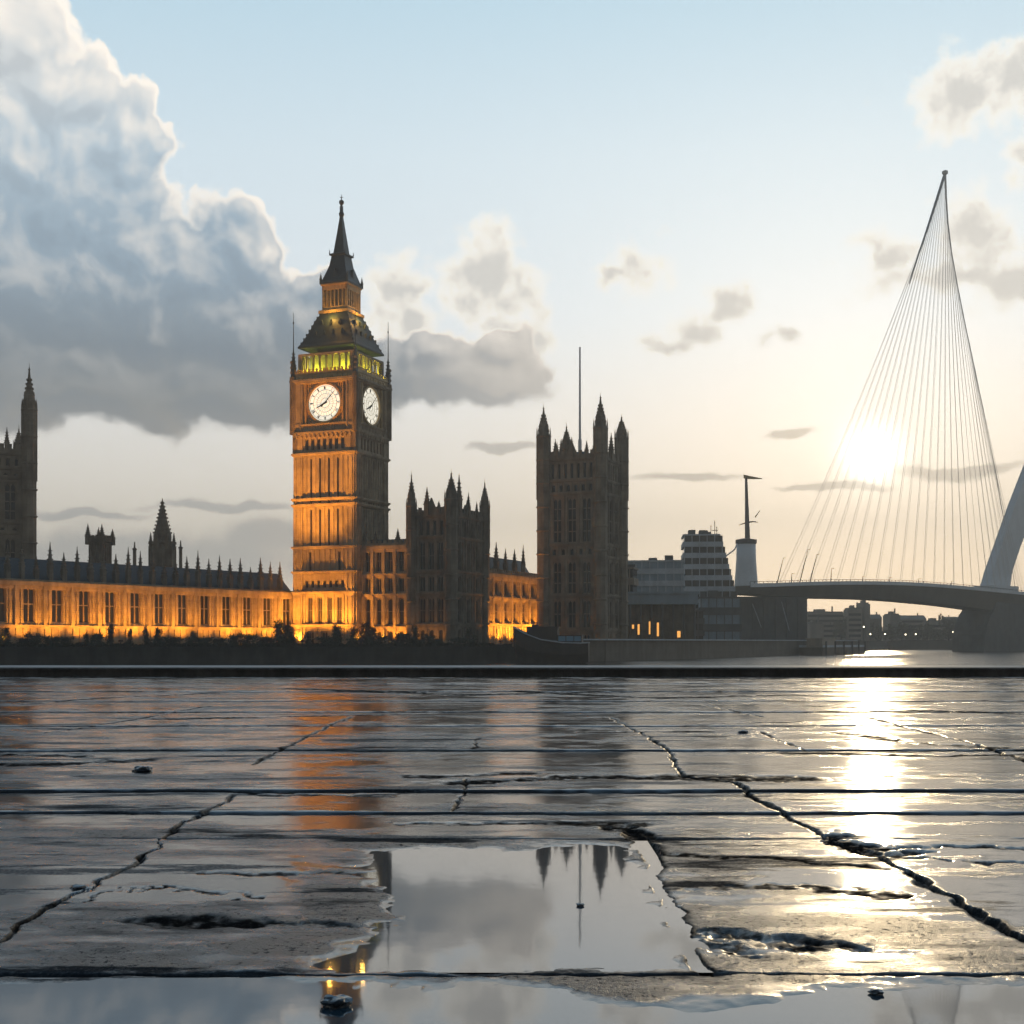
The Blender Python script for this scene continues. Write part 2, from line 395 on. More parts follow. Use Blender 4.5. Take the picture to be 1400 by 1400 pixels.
for pts, w, dpt in bands:
    d = seg_dist(XX+ragX*2.2, YY+ragY, [gp(*p) for p in pts])
    e = np.exp(-(d/(w*np.clip(wmod, .3, 2)))**4)
    gr = np.maximum(gr, e*dpt*.45*(.75+.8*fbm(XX, YY, .03, 91, 3))); rough_a = np.maximum(rough_a, e); dirt = np.maximum(dirt, np.clip(e*(1.0+1.6*fbm(XX, YY, .05, 95, 4)), 0, 1)*.95)
LEVEL = .0035
P1 = [gp(*p) for p in [(520, 1164), (600, 1158), (700, 1163), (790, 1156), (862, 1157), (880, 1190), (905, 1232), (925, 1290), (958, 1331), (700, 1333), (418, 1333), (440, 1312), (520, 1290), (535, 1240), (505, 1200)]]
P2 = [gp(*p) for p in [(-500, 1342), (150, 1340), (240, 1340), (420, 1342), (700, 1352), (860, 1380), (1010, 1390), (1120, 1352), (1900, 1342), (1900, 1900), (-500, 1900)]]
sd1 = poly_sd(XX+ragX, YY+ragY, P1); sd2 = poly_sd(XX+ragX, YY+ragY, P2)
nz = fbm(XX, YY, .5, 101, 5, .55)
sd = np.maximum(sd1, sd2)
pud = np.clip(sd/.10, -1, 1)
slab12 = (Yj < 6.02)
Hn = H+fbm(XX, YY, 1.6, 111, 3)*.004+fbm(XX, YY, .25, 121, 4)*.0009*np.clip(YY/4, .8, 3)
Hp = LEVEL-.006*pud+nz*.0050+fbm(XX, YY, .05, 131, 3)*.0022
wgt = np.clip(1+(sd+.25)/.25, 0, 1)*slab12
H = Hn*(1-wgt)+Hp*wgt
H = np.where(slab12 & (sd < 0), np.maximum(H, LEVEL-.0004+np.clip(-sd*.03, 0, .01)), H)
lipm = (Yj > 3.5) & (Yj < 3.57)
H = H-gr
# rough islands of worn asphalt-like stone (roughness), from the bands plus broad noise
isl = np.clip((fbm(XX*.55, YY, .55, 141, 5, .6)+.02)*2.6, 0, 1)
coarse = seg_dist(XX, YY, [gp(880, 1270), gp(1250, 1280), gp(1400, 1330)])
coarse2 = seg_dist(XX, YY, [gp(40, 1262), gp(250, 1272), gp(470, 1262)])
cz = np.clip(1.2-coarse/.45, 0, 1); cz2 = np.clip(1.1-coarse2/.35, 0, 1)
wet = np.clip(.10+.55*isl*np.clip(YY/9, .7, 1)+.5*rough_a+.55*cz+.55*cz2, 0, 1)
wet = np.clip(np.maximum(wet, (.55+.9*fbm(XX*.6, YY, .35, 181, 4, .6))*wgt*slab12), 0, 1)
damp = np.clip((H-LEVEL-.0003)/.0035, .12, 1); wet = wet*(1-slab12*(1-damp)*np.clip(wgt*1.2, 0, 1))
H = H+(cz+cz2)*fbm(XX, YY, .016, 151, 2)*.0014*slab12
H = H+wet*fbm(XX, YY, .025, 161, 2)*.0010*np.clip(YY/4, .7, 2.5)
nr = len(rows)
verts = np.stack([XX, YY, H], -1).reshape(-1, 3)
ii = (np.arange(nr-1)[:, None]*NC+np.arange(NC-1)[None, :]).reshape(-1)
quads = np.stack([ii, ii+1, ii+NC+1, ii+NC], -1).reshape(-1)
me = bpy.data.meshes.new('pavement')
me.vertices.add(len(verts)); me.vertices.foreach_set('co', verts.reshape(-1).astype(np.float32))
me.loops.add(len(quads)); me.loops.foreach_set('vertex_index', quads.astype(np.int32))
me.polygons.add(len(ii)); me.polygons.foreach_set('loop_start', np.arange(len(ii), dtype=np.int32)*4)
me.polygons.foreach_set('use_smooth', np.ones(len(ii), bool))
me.update(calc_edges=True); me.validate()
at_ = me.attributes.new('grit', 'FLOAT', 'POINT'); at_.data.foreach_set('value', wet.reshape(-1).astype(np.float32))

dr_ = me.attributes.new('dirt', 'FLOAT', 'POINT'); dr_.data.foreach_set('value', np.clip(dirt, 0, 1).reshape(-1).astype(np.float32))
def pave_mat():
    m = bpy.data.materials.new('wet_paving_stone'); m.use_nodes = True; M = N(m.node_tree); b = m.node_tree.nodes['Principled BSDF']
    t = M.new('ShaderNodeTexCoord').outputs['Object']
    a = M.new('ShaderNodeAttribute'); a.attribute_name = 'grit'; g = a.outputs['Fac']
    a2 = M.new('ShaderNodeAttribute'); a2.attribute_name = 'dirt'; d = a2.outputs['Fac']
    n1 = M.noise(t, 1.3, 8, .6); n2 = M.noise(t, 75, 3, .65); n3 = M.noise(M.v('MULTIPLY', t, (.55, 1.5, 1)), 4.5, 8, .66); n4 = M.noise(t, 300, 2, .6)
    n5 = M.noise(M.v('MULTIPLY', t, (.35, 1.0, 1)), 1.1, 5, .6)
    dry = M.mr(M.m('ADD', M.m('ADD', g, M.m('MULTIPLY', M.m('SUBTRACT', n3, .5), 1.9)), M.m('MULTIPLY', M.m('SUBTRACT', n5, .5), 1.4)), .18, .85)
    dd = M.m('MULTIPLY', d, M.mr(n2, .2, .55, .6, 1.0), clamp=True)
    c = M.mix(M.mr(n1, .3, .7), (.013, .018, .025, 1), (.033, .040, .049, 1))
    c = M.mix(M.m('MULTIPLY', M.mr(n2, .50, .70), dry), c, (.075, .073, .07, 1))
    stain = M.mr(M.noise(M.v('MULTIPLY', t, (.5, 1.3, 1)), 2.3, 9, .7), .52, .66)
    c = M.mix(M.m('MULTIPLY', stain, .6), c, (.010, .011, .012, 1))
    c = M.mix(dd, c, (.010, .010, .010, 1))
    M.put(b.inputs['Base Color'], c)
    ro = M.mr(dry, 0, 1, .09, .36, False)
    pits = M.m('MULTIPLY', M.mr(M.noise(t, 48, 4, .7), .56, .66), M.mr(dry, .3, .9))
    dd = M.m('MAXIMUM', dd, M.m('MULTIPLY', pits, .85))
    dd = M.m('MAXIMUM', dd, M.m('MULTIPLY', M.m('MULTIPLY', stain, dry), .55))
    st2 = M.m('MULTIPLY', M.mr(M.noise(M.v('MULTIPLY', t, (.22, 1.0, 1)), 2.6, 9, .68), .545, .60), M.mr(n2, .25, .6, .55, 1.0))
    dd = M.m('MAXIMUM', dd, M.m('MULTIPLY', st2, .88))
    sp = M.m('MULTIPLY', M.mr(dry, 0, 1, .5, .42, False), M.m('SUBTRACT', 1.0, M.m('MULTIPLY', dd, .93)))
    M.put(b.inputs['Specular IOR Level'], sp)
    M.put(b.inputs['Roughness'], M.m('ADD', ro, M.m('MULTIPLY', dd, .5), clamp=True))
    M.put(b.inputs['IOR'], M.m('MAXIMUM', 1.03, M.m('SUBTRACT', M.m('SUBTRACT', 2.1, M.m('MULTIPLY', dry, .32)), M.m('MULTIPLY', dd, .8))))
    bp = M.new('ShaderNodeBump'); bp.inputs['Distance'].default_value = .009
    M.put(bp.inputs['Strength'], M.mr(dry, 0, 1, .05, 1.0, False))
    M.put(bp.inputs['Height'], M.m('ADD', M.m('MULTIPLY', n2, 1.0), M.m('MULTIPLY', n4, .45)))
    bp2 = M.new('ShaderNodeBump'); bp2.inputs['Distance'].default_value = .002; bp2.inputs['Strength'].default_value = .2
    M.put(bp2.inputs['Height'], n3); M.put(bp2.inputs['Normal'], bp.outputs[0])
    M.put(b.inputs['Normal'], bp2.outputs[0])
    return m
PAVE = pave_mat(); me.materials.append(PAVE)
po = bpy.data.objects.new('pavement', me); col.objects.link(po); tag(po, kind='structure')
g = MB()                                  # the same paving out to the sides and behind the camera
lx = .62*YEND+.6
g.pts([(-90, -30, -.02), (90, -30, -.02), (90, 1.5, -.02), (-90, 1.5, -.02)], [(0, 1, 2, 3)])
tag(g.build('quay_pavement', PAVE), kind='structure')

def water_mat(name, c, ior, rough, wave=None):
    m = bpy.data.materials.new(name); m.use_nodes = True; M = N(m.node_tree); b = m.node_tree.nodes['Principled BSDF']
    b.inputs['Base Color'].default_value = (*c, 1); b.inputs['IOR'].default_value = ior; b.inputs['Roughness'].default_value = rough
    t = M.new('ShaderNodeTexCoord').outputs['Object']
    bp = M.new('ShaderNodeBump')
    if wave:
        h = M.m('ADD', M.noise(M.v('MULTIPLY', t, (.25, .6, 1)), 1.0, 6, .6), M.m('MULTIPLY', M.noise(M.v('MULTIPLY', t, (.02, .06, 1)), 1, 4, .6), 5))
        bp.inputs['Strength'].default_value = .8; bp.inputs['Distance'].default_value = wave
    else:
        h = M.noise(t, 7, 3, .5); bp.inputs['Strength'].default_value = .2; bp.inputs['Distance'].default_value = .0009
    M.put(bp.inputs['Height'], h); M.put(b.inputs['Normal'], bp.outputs[0])
    return m
PUD = water_mat('puddle_water', (.025, .05, .07), 2.4, .04)
for pp, ex in ((P1, .12), (None, 0)):
    g = MB()
    if pp:
        cx = sum(p[0] for p in pp)/len(pp); cy = sum(p[1] for p in pp)/len(pp)
        ring = [(cx+(x-cx)*1.16, min(cy+(y-cy)*1.16, 5.99), LEVEL) for x, y in pp]
        ring = [(x, max(y, 3.60), z) for x, y, z in ring]
        g.pts(ring, [tuple(range(len(ring)))])
    else:
        g.pts([(-2.7, 1.5, LEVEL), (2.7, 1.5, LEVEL), (2.7, 3.545, LEVEL), (-2.7, 3.545, LEVEL)], [(0, 1, 2, 3)])
    tag(g.build('puddle', PUD), kind='structure')

RIV = water_mat('river_water', (.02, .022, .022), 1.45, .10, wave=.35)
g = MB(); g.pts([(-1900, 37.9, WZ), (1900, 37.9, WZ), (1900, 2450, WZ), (-1900, 2450, WZ)], [(0, 1, 2, 3)])
tag(g.build('river', RIV), kind='structure')

# low stone parapet at the edge of the quay
p = thing('quay_parapet', 'low dark stone parapet running along the far edge of the wet pavement', 'wall', (0, YEND, 0))
g = MB(); PARM = mat('worn_parapet_stone', (.085, .075, .065), .75, var=.6, vscale=.9, bump=.8, bscale=6); g.box(-90, 90, 0, 3.6, -4.2, .17); g.build('parapet_wall', PARM, p)
g = MB(); g.loft([[(x, y, z) for y, z in ((-.06, .173), (.62, .173), (.62, .222), (.56, .232), (0, .232), (-.06, .222))] for x in np.linspace(-90, 90, 3)]); g.build('coping', PARM, p)
g = MB(); g.box(-90, 90, .62, 3.6, .171, .236); g.build('ledge', mat('pale_ledge_stone', (.36, .35, .34), .6, var=.3, vscale=.5), p)

# palace-side land and the far bank as one sheet, river walls round it
shore = [(-1500, 150), (-300, 196), (-90, 222), (2, 262), (18, 281), (40, 318), (123.5, 484), (150, 640), (205, 728), (420, 742), (1800, 850)]
g = MB(); top = [(x, y, GZ) for x, y in shore]+[(1800, 2400, GZ), (-1800, 2400, GZ), (-1800, 150, GZ)]
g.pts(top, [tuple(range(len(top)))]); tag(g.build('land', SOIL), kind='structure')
def wall_run(name, label, pts, h, th, m, z0=WZ-.5, cm=None):
    o = thing(name, label, 'river wall', (pts[0][0], pts[0][1], 0))
    ox, oy = pts[0]
    g = MB(); c = MB()
    for a, b in zip(pts[:-1], pts[1:]):
        dx, dy = b[0]-a[0], b[1]-a[1]; L = math.hypot(dx, dy); nx, ny = dy/L*th, -dx/L*th
        q = [(a[0]-ox, a[1]-oy), (b[0]-ox, b[1]-oy), (b[0]+nx-ox, b[1]+ny-oy), (a[0]+nx-ox, a[1]+ny-oy)]
        g.pts([(x, y, z0) for x, y in q]+[(x, y, h) for x, y in q], [(0, 1, 2, 3), (4, 5, 6, 7), (0, 1, 5, 4), (1, 2, 6, 5), (2, 3, 7, 6), (3, 0, 4, 7)])
        nx *= 1.3; ny *= 1.3
        q = [(a[0]-nx*.3-ox, a[1]-ny*.3-oy), (b[0]-nx*.3-ox, b[1]-ny*.3-oy), (b[0]+nx-ox, b[1]+ny-oy), (a[0]+nx-ox, a[1]+ny-oy)]
        c.pts([(x, y, h+.003) for x, y in q]+[(x, y, h+.3) for x, y in q], [(0, 1, 2, 3), (4, 5, 6, 7), (0, 1, 5, 4), (1, 2, 6, 5), (2, 3, 7, 6), (3, 0, 4, 7)])
    g.build('wall', m, o); c.build('coping', cm or m, o); return o
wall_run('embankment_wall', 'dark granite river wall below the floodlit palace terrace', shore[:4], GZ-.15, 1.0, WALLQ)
wall_run('quay_wall', 'long brown stone quay wall running from the tall tower out towards the bridge', shore[3:7], zz(876.5, 484), 2.0, mat('quay_stone', (.19, .155, .12), .8, var=.3, vscale=.2, courses=.6), cm=CONC)
wall_run('bank_wall', 'low hazy river wall along the distant far bank under the bridge', shore[6:], CZ+.6, 1.5, mat('far_wall_stone', (.12, .10, .085), .85, var=.3, vscale=.1))

# ================================================================== GOTHIC BUILDING KIT
def window(parent, T, u, n, z0, z1, w, cols=2, transom=1, m=MULL, depth=.28, arch=True):
    g = MB(); g.T = T; fr = .13*min(1.6, w/1.4)
    zt = z1-(w*.35 if arch else 0)
    g.box(u-w/2, u-w/2+fr, n, n+depth, z0, z1); g.box(u+w/2-fr, u+w/2, n, n+depth, z0, z1)
    g.box(u-w/2+fr, u+w/2-fr, n, n+depth, z0, z0+fr); g.box(u-w/2+fr, u+w/2-fr, n, n+depth, z1-fr, z1)
    for k in range(1, cols): x = u-w/2+w*k/cols; g.box(x-fr/2, x+fr/2, n, n+depth*.8, z0+fr, z1-fr)
    for k in range(1, transom+1):
        zc = z0+(z1-z0)*k/(transom+1)
        for q in range(cols):
            xa = u-w/2+w*q/cols+(fr if q == 0 else fr/2); xb = u-w/2+w*(q+1)/cols-(fr if q == cols-1 else fr/2)
            g.box(xa, xb, n, n+depth*.7, zc-fr/2, zc+fr/2)
    if arch:
        for q in range(cols):
            xa = u-w/2+w*q/cols+(fr if q == 0 else fr/2); xb = u-w/2+w*(q+1)/cols-(fr if q == cols-1 else fr/2); xm = (xa+xb)/2
            for e in (xa, xb):
                g.pts([(e, n, zt), (e, n, z1-fr), (xm, n, z1-fr), (e, n+depth*.7, zt), (e, n+depth*.7, z1-fr), (xm, n+depth*.7, z1-fr)],
                      [(0, 1, 2), (3, 4, 5), (0, 1, 4, 3), (1, 2, 5, 4), (2, 0, 3, 5)])
    o = g.build('window', m, parent)
    p_ = MB(); p_.T = T; p_.box(u-w/2+fr*.5, u+w/2-fr*.5, n+.01, n+.05, z0+fr*.5, z1-fr*.5); p_.build('pane', GLASS, o)
    return o
def tier(g, parent, T, half, n, z0, z1, wins, w, relief=.5, sill=.5, head=.5, cols=2, transom=1, ribs=True, m=MULL, arch=True, skip=False):
    """one storey of a facade: core wall plane at n-relief, piers and spandrels out to n, windows set back in the openings"""
    g.T = T
    xs = sorted(wins); edges = [-half]
    for x in xs: edges += [x-w/2, x+w/2]
    edges.append(half)
    a0 = n-relief-.3
    for i in range(0, len(edges), 2):
        if edges[i+1]-edges[i] > .01: g.box(edges[i], edges[i+1], a0, n, z0, z1)
        L = edges[i+1]-edges[i]
        if ribs and L > .9:
            k = max(1, int(L/1.1))
            for q in range(k):
                x = edges[i]+L*(q+.5)/k; g.box(x-.13, x+.13, n+.002, n+.2, z0+.05, z1-.05)
    for x in xs:
        g.box(x-w/2, x+w/2, a0, n-.04, z0, z0+sill); g.box(x-w/2, x+w/2, a0, n-.04, z1-head, z1)
        if not skip: window(parent, T, x, n-relief, z0+sill, z1-head, w, cols, transom, m, arch=arch)
def band(g, T, half, n, z, h=.5, out=.35):
    g.T = T; g.box(-half-out, half+out, n-.3, n+out, z, z+h*.6); g.box(-half-out*.5, half+out*.5, n-.3, n+out*.5, z-h*.4, z-.002)
def battlement(g, T, half, n, z, h=1.0, step=1.3):
    g.T = T; k = max(2, int(2*half/step)); s = 2*half/k
    g.box(-half, half, n-.35, n, z, z+h*.45)
    for q in range(k): x = -half+s*(q+.5); g.box(x-s*.28, x+s*.28, n-.33, n-.02, z+h*.45+.001, z+h)
def turret(g, x, y, z0, zs, ztip, r):
    g.T = lambda u, n, z: (u, n, z)
    ph = math.pi/8
    g.lathe(x, y, [(r, z0), (r, zs)], 8, ph)
    k = int((zs-z0)/5)
    for q in range(1, k+1): zc = z0+(zs-z0)*q/k; g.lathe(x, y, [(r+.02, zc-.35), (r*1.16, zc-.2), (r*1.16, zc), (r+.02, zc+.12)], 8, ph)
    for q in range(8):
        a = ph+q*math.pi/4; g.lathe(x+math.cos(a)*r*1.0, y+math.sin(a)*r*1.0, [(r*.12, zs-(zs-z0)*.3), (r*.12, zs+r*.5), (.01, zs+r*1.5)], 4)
    h = ztip-zs
    g.lathe(x, y, [(r*.95, zs+.003), (r*.80, zs+h*.12), (r*.86, zs+h*.14), (r*.74, zs+h*.30), (r*.80, zs+h*.32), (r*.5, zs+h*.45), (r*.22, zs+h*.70), (r*.07, zs+h*.95), (.03, ztip-.2)], 8, ph)
    for f in (.2, .38, .48, .58, .68):
        rr = r*(.95-1.05*f)
        for q in range(8):
            a = q*math.pi/4; xx, yy = x+math.cos(a)*(rr+.06), y+math.sin(a)*(rr+.06); c = r*.11
            g.box(xx-c, xx+c, yy-c, yy+c, zs+h*f-c*1.3, zs+h*f+c)
    g.lathe(x, y, [(.03, ztip-h*.12), (r*.2, ztip-h*.09), (.03, ztip-h*.06)], 6); g.lathe(x, y, [(.05, ztip-.5), (.03, ztip+.5)], 4)

# ---------------------------------------------------------------- clock tower
def clock_tower():
    rot = R(-22); cx, cy = -37.6, 292.6
    t = thing('clock_tower', 'tall floodlit gothic clock tower with glowing dials and dark pointed spire', 'clock tower', (cx, cy, GZ), rot)
    Z = lambda py: zz(py, 286)-GZ
    Zc = lambda py: zz(py, 292.6)-GZ
    hw = 7.4
    sh = MB(); sh.sq(0, 0, [(hw-.75, -.3), (hw-.75, Z(591))])
    lv = [886, 856, 811, 749, 691, 621]
    for k in range(4):
        T = faceT(k); vis = k in (0, 1)
        for s_ in (-1, 1):       # stepped corner buttresses
            sh.T = T
            for i_, (a, b) in enumerate(zip(lv[:-1], lv[1:])):
                o_ = .95-.09*i_
                sh.box(s_*(hw-2.1), s_*(hw+.02), hw-.9, hw+o_*.55, Z(a), Z(b)-.25)
                sh.box(s_*(hw-1.75), s_*(hw-1.45), hw+o_*.55, hw+o_*.55+.18, Z(a)+.5, Z(b)-1)
                sh.box(s_*(hw-.65), s_*(hw-.35), hw+o_*.55, hw+o_*.55+.18, Z(a)+.5, Z(b)-1)
        us = [-4.4, -2.93, -1.47, 0, 1.47, 2.93, 4.4]
        tier(sh, t, T, 5.3, hw, Z(886), Z(856)-.3, [-3.4, 0, 3.4], 1.5, cols=2, skip=not vis, head=.8)
        tier(sh, t, T, 5.3, hw, Z(856), Z(811)-.3, [-3.6, -1.2, 1.2, 3.6], 1.2, cols=2, skip=not vis)
        tier(sh, t, T, 5.3, hw, Z(811), Z(783)-.3, us, .7, cols=1, transom=0, skip=not vis, sill=1.2, head=1.3)
        tier(sh, t, T, 5.3, hw, Z(783), Z(749)-.3, [-3.6, 3.6], .7, cols=1, skip=not vis)
        tier(sh, t, T, 5.3, hw, Z(749), Z(691)-.3, [-3.3, -1.1, 1.1, 3.3], .5, cols=1, transom=2, skip=not vis)
        tier(sh, t, T, 5.3, hw, Z(691), Z(621)-.3, [-3.3, -1.1, 1.1, 3.3], .5, cols=1, transom=3, skip=not vis)
        tier(sh, t, T, 5.3, hw, Z(621), Z(592)-.3, us, .85, cols=1, transom=0, skip=not vis, sill=1.0, head=.8, ribs=False)
        for py in (856, 811, 783, 749, 691, 683, 621, 592): band(sh, T, hw, hw+.3, Z(py), .6, .42)
        sh.T = T     # corner pieces of the arcade stage
        for s_ in (-1, 1): sh.box(s_*5.3, s_*(hw+.35), hw-.9, hw+.35, Z(621)+.4, Z(592)-.35)
        for q in range(13):  # corbels
            x = -6.6+q*1.1; sh.box(x-.2, x+.2, hw+.1, hw+.75, Z(592)-.9, Z(592)-.3)
    sh.T = lambda u, n, z: (u, n, z)
    sh.build('shaft', STONE, t)
    # clock stage
    cs = MB(); h2 = 7.55; cs.sq(0, 0, [(h2-.5, Z(591)+.4), (h2-.5, Z(521))])
    for k in range(4):
        T = faceT(k); cs.T = T
        for s_ in (-1, 1):
            cs.box(s_*(h2-2.25), s_*(h2+.1), h2-.6, h2+.15, Z(591)+.38, Z(521))
            for q in (-1, 1): cs.box(s_*(h2-1.1)+q*.7-.15, s_*(h2-1.1)+q*.7+.15, h2+.15, h2+.4, Z(588)+.38, Z(524))
            cs.lathe(s_*(h2+.15), h2+.15, [(.7, Z(592)), (.7, Z(513))], 8)
        cs.box(-h2+2.25, h2-2.25, h2-.6, h2-.05, Z(591)+.38, Z(581)); cs.box(-h2+2.25, h2-2.25, h2-.6, h2-.05, Z(524), Z(521))
        for q in range(16): x = -5+q*.667; cs.box(x-.14, x+.14, h2-.05, h2+.1, Z(590)+.5, Z(582))
        band(cs, T, h2, h2+.1, Z(580), .35, .2)
        band(cs, T, h2+.2, h2+.2, Z(521), .8, .55)
    cs.build('clock_stage', STONE, t)
    gb = MB()
    for k in range(4):       # orange cornice frieze below the belfry
        gb.T = faceT(k); gb.box(-h2-.1, h2+.1, h2-.6, h2+.1, Z(520)+.1, Z(511))
        for q in range(12): x = -6.6+q*1.2; gb.box(x-.3, x+.3, h2+.1, h2+.28, Z(519)+.2, Z(513))
        battlement(gb, faceT(k), h2+.15, h2+.3, Z(511), 1.2, .9)
    gb.build('frieze', GOLD, t)
    zc = Z(551); rd = 3.95
    for k in range(4):
        T = faceT(k)
        f = MB(); f.T = T; n0 = h2-.5
        sq_ = 4.75
        f.box(-sq_, -sq_+.4, n0, n0+.62, zc-sq_, zc+sq_); f.box(sq_-.4, sq_, n0, n0+.62, zc-sq_, zc+sq_)
        f.box(-sq_+.4, sq_-.4, n0, n0+.6, zc-sq_, zc-sq_+.4); f.box(-sq_+.4, sq_-.4, n0, n0+.6, zc+sq_-.4, zc+sq_)
        def ring(gm, r0, r1, na, nb, K=48):
            Pp = []; fs = []
            for i in range(K):
                a = 2*math.pi*i/K; c, s_ = math.cos(a), math.sin(a)
                Pp += [(r0*c, na, zc+r0*s_), (r1*c, na, zc+r1*s_), (r1*c, nb, zc+r1*s_), (r0*c, nb, zc+r0*s_)]
                j = (i+1) % K
                for e in range(4): fs.append((4*i+e, 4*i+(e+1) % 4, 4*j+(e+1) % 4, 4*j+e))
            gm.pts(Pp, fs)
        ring(f, rd, rd+.42, n0, n0+.5)
        for q in range(4):      # spandrel corner tracery
            for dlt in (.55, 1.0):
                sx, sy = (1, 1, -1, -1)[q], (1, -1, 1, -1)[q]
                f.box(sx*(sq_-.4-dlt), sx*(sq_-.4-dlt)+sx*.18, n0, n0+.3, zc+sy*(sq_-.4), zc+sy*(sq_-1.9+dlt*.6))
        fo = f.build('clock_face', GOLD, t)
        d = MB(); d.T = T; K = 48
        d.pts([(rd*math.cos(2*math.pi*i/K), n0+.12, zc+rd*math.sin(2*math.pi*i/K)) for i in range(K)]+[(rd*math.cos(2*math.pi*i/K), n0+.01, zc+rd*math.sin(2*math.pi*i/K)) for i in range(K)],
              [tuple(range(K))]+[(i, (i+1) % K, (i+1) % K+K, i+K) for i in range(K)])
        d.build('dial', DIAL, fo)
        r_ = MB(); r_.T = T
        for rr, w_ in ((3.72, .07), (2.85, .07), (2.0, .05), (1.05, .06)): ring(r_, rr-w_/2, rr+w_/2, n0+.125, n0+.17, 40)
        def bar(gm, ang, r0, r1, w_, na, nb, w2=None):
            w2 = w_ if w2 is None else w2; c, s_ = math.sin(ang), math.cos(ang); px_, pz_ = s_, -c
            q4 = [(r0*c-px_*w_/2, r0*s_-pz_*w_/2), (r1*c-px_*w2/2, r1*s_-pz_*w2/2), (r1*c+px_*w2/2, r1*s_+pz_*w2/2), (r0*c+px_*w_/2, r0*s_+pz_*w_/2)]
            gm.pts([(a, na, zc+b) for a, b in q4]+[(a, nb, zc+b) for a, b in q4], [(0, 1, 2, 3), (4, 5, 6, 7), (0, 1, 5, 4), (1, 2, 6, 5), (2, 3, 7, 6), (3, 0, 4, 7)])
        romans = ['XII', 'I', 'II', 'III', 'IIII', 'V', 'VI', 'VII', 'VIII', 'IX', 'X', 'XI']
        for h_ in range(12):
            a = h_*math.pi/6; s_ = romans[h_]; k_ = len(s_)
            for q, ch in enumerate(s_):
                off = (q-(k_-1)/2)*.055
                if ch == 'I': bar(r_, a+off, 3.0, 3.6, .075, n0+.125, n0+.18)
                elif ch == 'V':
                    for e in (-1, 1): bar(r_, a+off+e*.018, 3.0, 3.6, .07, n0+.125, n0+.18)
                else:
                    for e in (-1, 1): bar(r_, a+off+e*.014, 3.0, 3.6, .11, n0+.125, n0+.18)
        for h_ in range(24): bar(r_, h_*math.pi/12+.13, 1.1, 2.8, .035, n0+.125, n0+.15)
        r_.build('numerals', IRON, fo)
        hh = MB(); hh.T = T; bar(hh, R(243), -.6, 2.3, .5, n0+.22, n0+.3, .16); hh.build('hour_hand', IRON, fo)
        mh = MB(); mh.T = T; bar(mh, R(45), -1.1, 3.5, .26, n0+.34, n0+.4, .1); mh.build('minute_hand', IRON, fo)
    # belfry: open arcade round a lit core
    z0, z1 = Z(511)+.3, Z(481)
    bf = MB(); h3 = 6.8
    for k in range(4):
        T = faceT(k); bf.T = T
        nb = 8
        for q in range(nb):
            x = -h3+.35+(2*h3-.7)*q/nb; 
            bf.box(x-.15, x+.15, h3-.5, h3, z0, z1-.45)
            bf.box(x-.27, x+.27, h3-.55, h3+.05, z1-.75, z1-.45)
        bf.box(-h3, h3, h3-.6, h3+.1, z1-.45, z1)
        for s_ in (-1, 1): bf.box(s_*(h3-.9), s_*(h3+.05), h3-.9, h3+.1, z0, z1-.45)
    bf.T = lambda u, n, z: (u, n, z)
    bf.sq(0, 0, [(h3+.1, z0-.35), (h3+.1, z0)])
    bf.build('belfry_arcade', STONE, t)
    co = MB(); co.sq(0, 0, [(5.0, z0+.01), (5.0, z1-.02)]); co.build('belfry_core', mat('belfry_plaster', (.55, .52, .30), .8, var=.2, vscale=1), t)
    for k in range(4):
        T = faceT(k)
        for u in (-3.6, 3.6):
            L = bpy.data.lights.new('belfry_lamp', 'POINT'); L.energy = 800; L.color = (.72, .72, .04); L.shadow_soft_size = .25
            lo = bpy.data.objects.new('belfry_lamp', L); col.objects.link(lo); lo.parent = t; lo.location = T(u*.9, 5.9, z0+.4)
    # roofs
    rf = MB(); zb = Zc(478); zt = Zc(432)
    rf.sq(0, 0, [(6.95, zb-.62), (6.95, zb-.3), (6.5, zb+.3), (5.25, zb+2.9), (4.2, zb+5.8), (3.35, zt)])
    for k in range(4):
        T = faceT(k); rf.T = T
        for row, (zz_, hwid, cnt) in enumerate(((2.2, 5.5, 4), (4.6, 4.6, 3))):
            for q in range(cnt):
                x = (q-(cnt-1)/2)*2.2
                rf.pts([(x-.32, hwid-.4, zb+zz_), (x+.32, hwid-.4, zb+zz_), (x, hwid-.4, zb+zz_+1.1), (x-.32, hwid+.25, zb+zz_), (x+.32, hwid+.25, zb+zz_), (x, hwid+.25, zb+zz_+1.1)],
                       [(0, 1, 2), (3, 4, 5), (0, 1, 4, 3), (1, 2, 5, 4), (2, 0, 3, 5)])
    rf.T = lambda u, n, z: (u, n, z)
    for s1 in (-1, 1):
        for s2 in (-1, 1):
            for q in range(8):
                f_ = q/7; hh_ = 6.35+(3.4-6.35)*f_; c = .16; rf.box(s1*hh_-c, s1*hh_+c, s2*hh_-c, s2*hh_+c, zb+.3+f_*(zt-zb-.5)-.1, zb+.3+f_*(zt-zb-.5)+.45)
    rf.build('lower_roof', SLATE, t)
    ln = MB(); za, zb2 = zt, Zc(392)
    ln.sq(0, 0, [(3.7, za), (3.7, za+.6), (3.35, za+.8)])
    for k in range(4):
        ln.T = faceT(k)
        for q in range(7):
            x = -2.9+q*.967; ln.box(x-.18, x+.18, 2.6, 3.1, za+.8, zb2-1.3)
        ln.box(-3.12, 3.12, 2.5, 3.12, zb2-1.3, zb2-.3)
        ln.box(-3.1, 3.1, 2.55, 3.08, za+.8, za+1.5)
    ln.T = lambda u, n, z: (u, n, z); ln.sq(0, 0, [(3.35, zb2-.3), (3.35, zb2)])
    ln.build('lantern', GOLD, t)
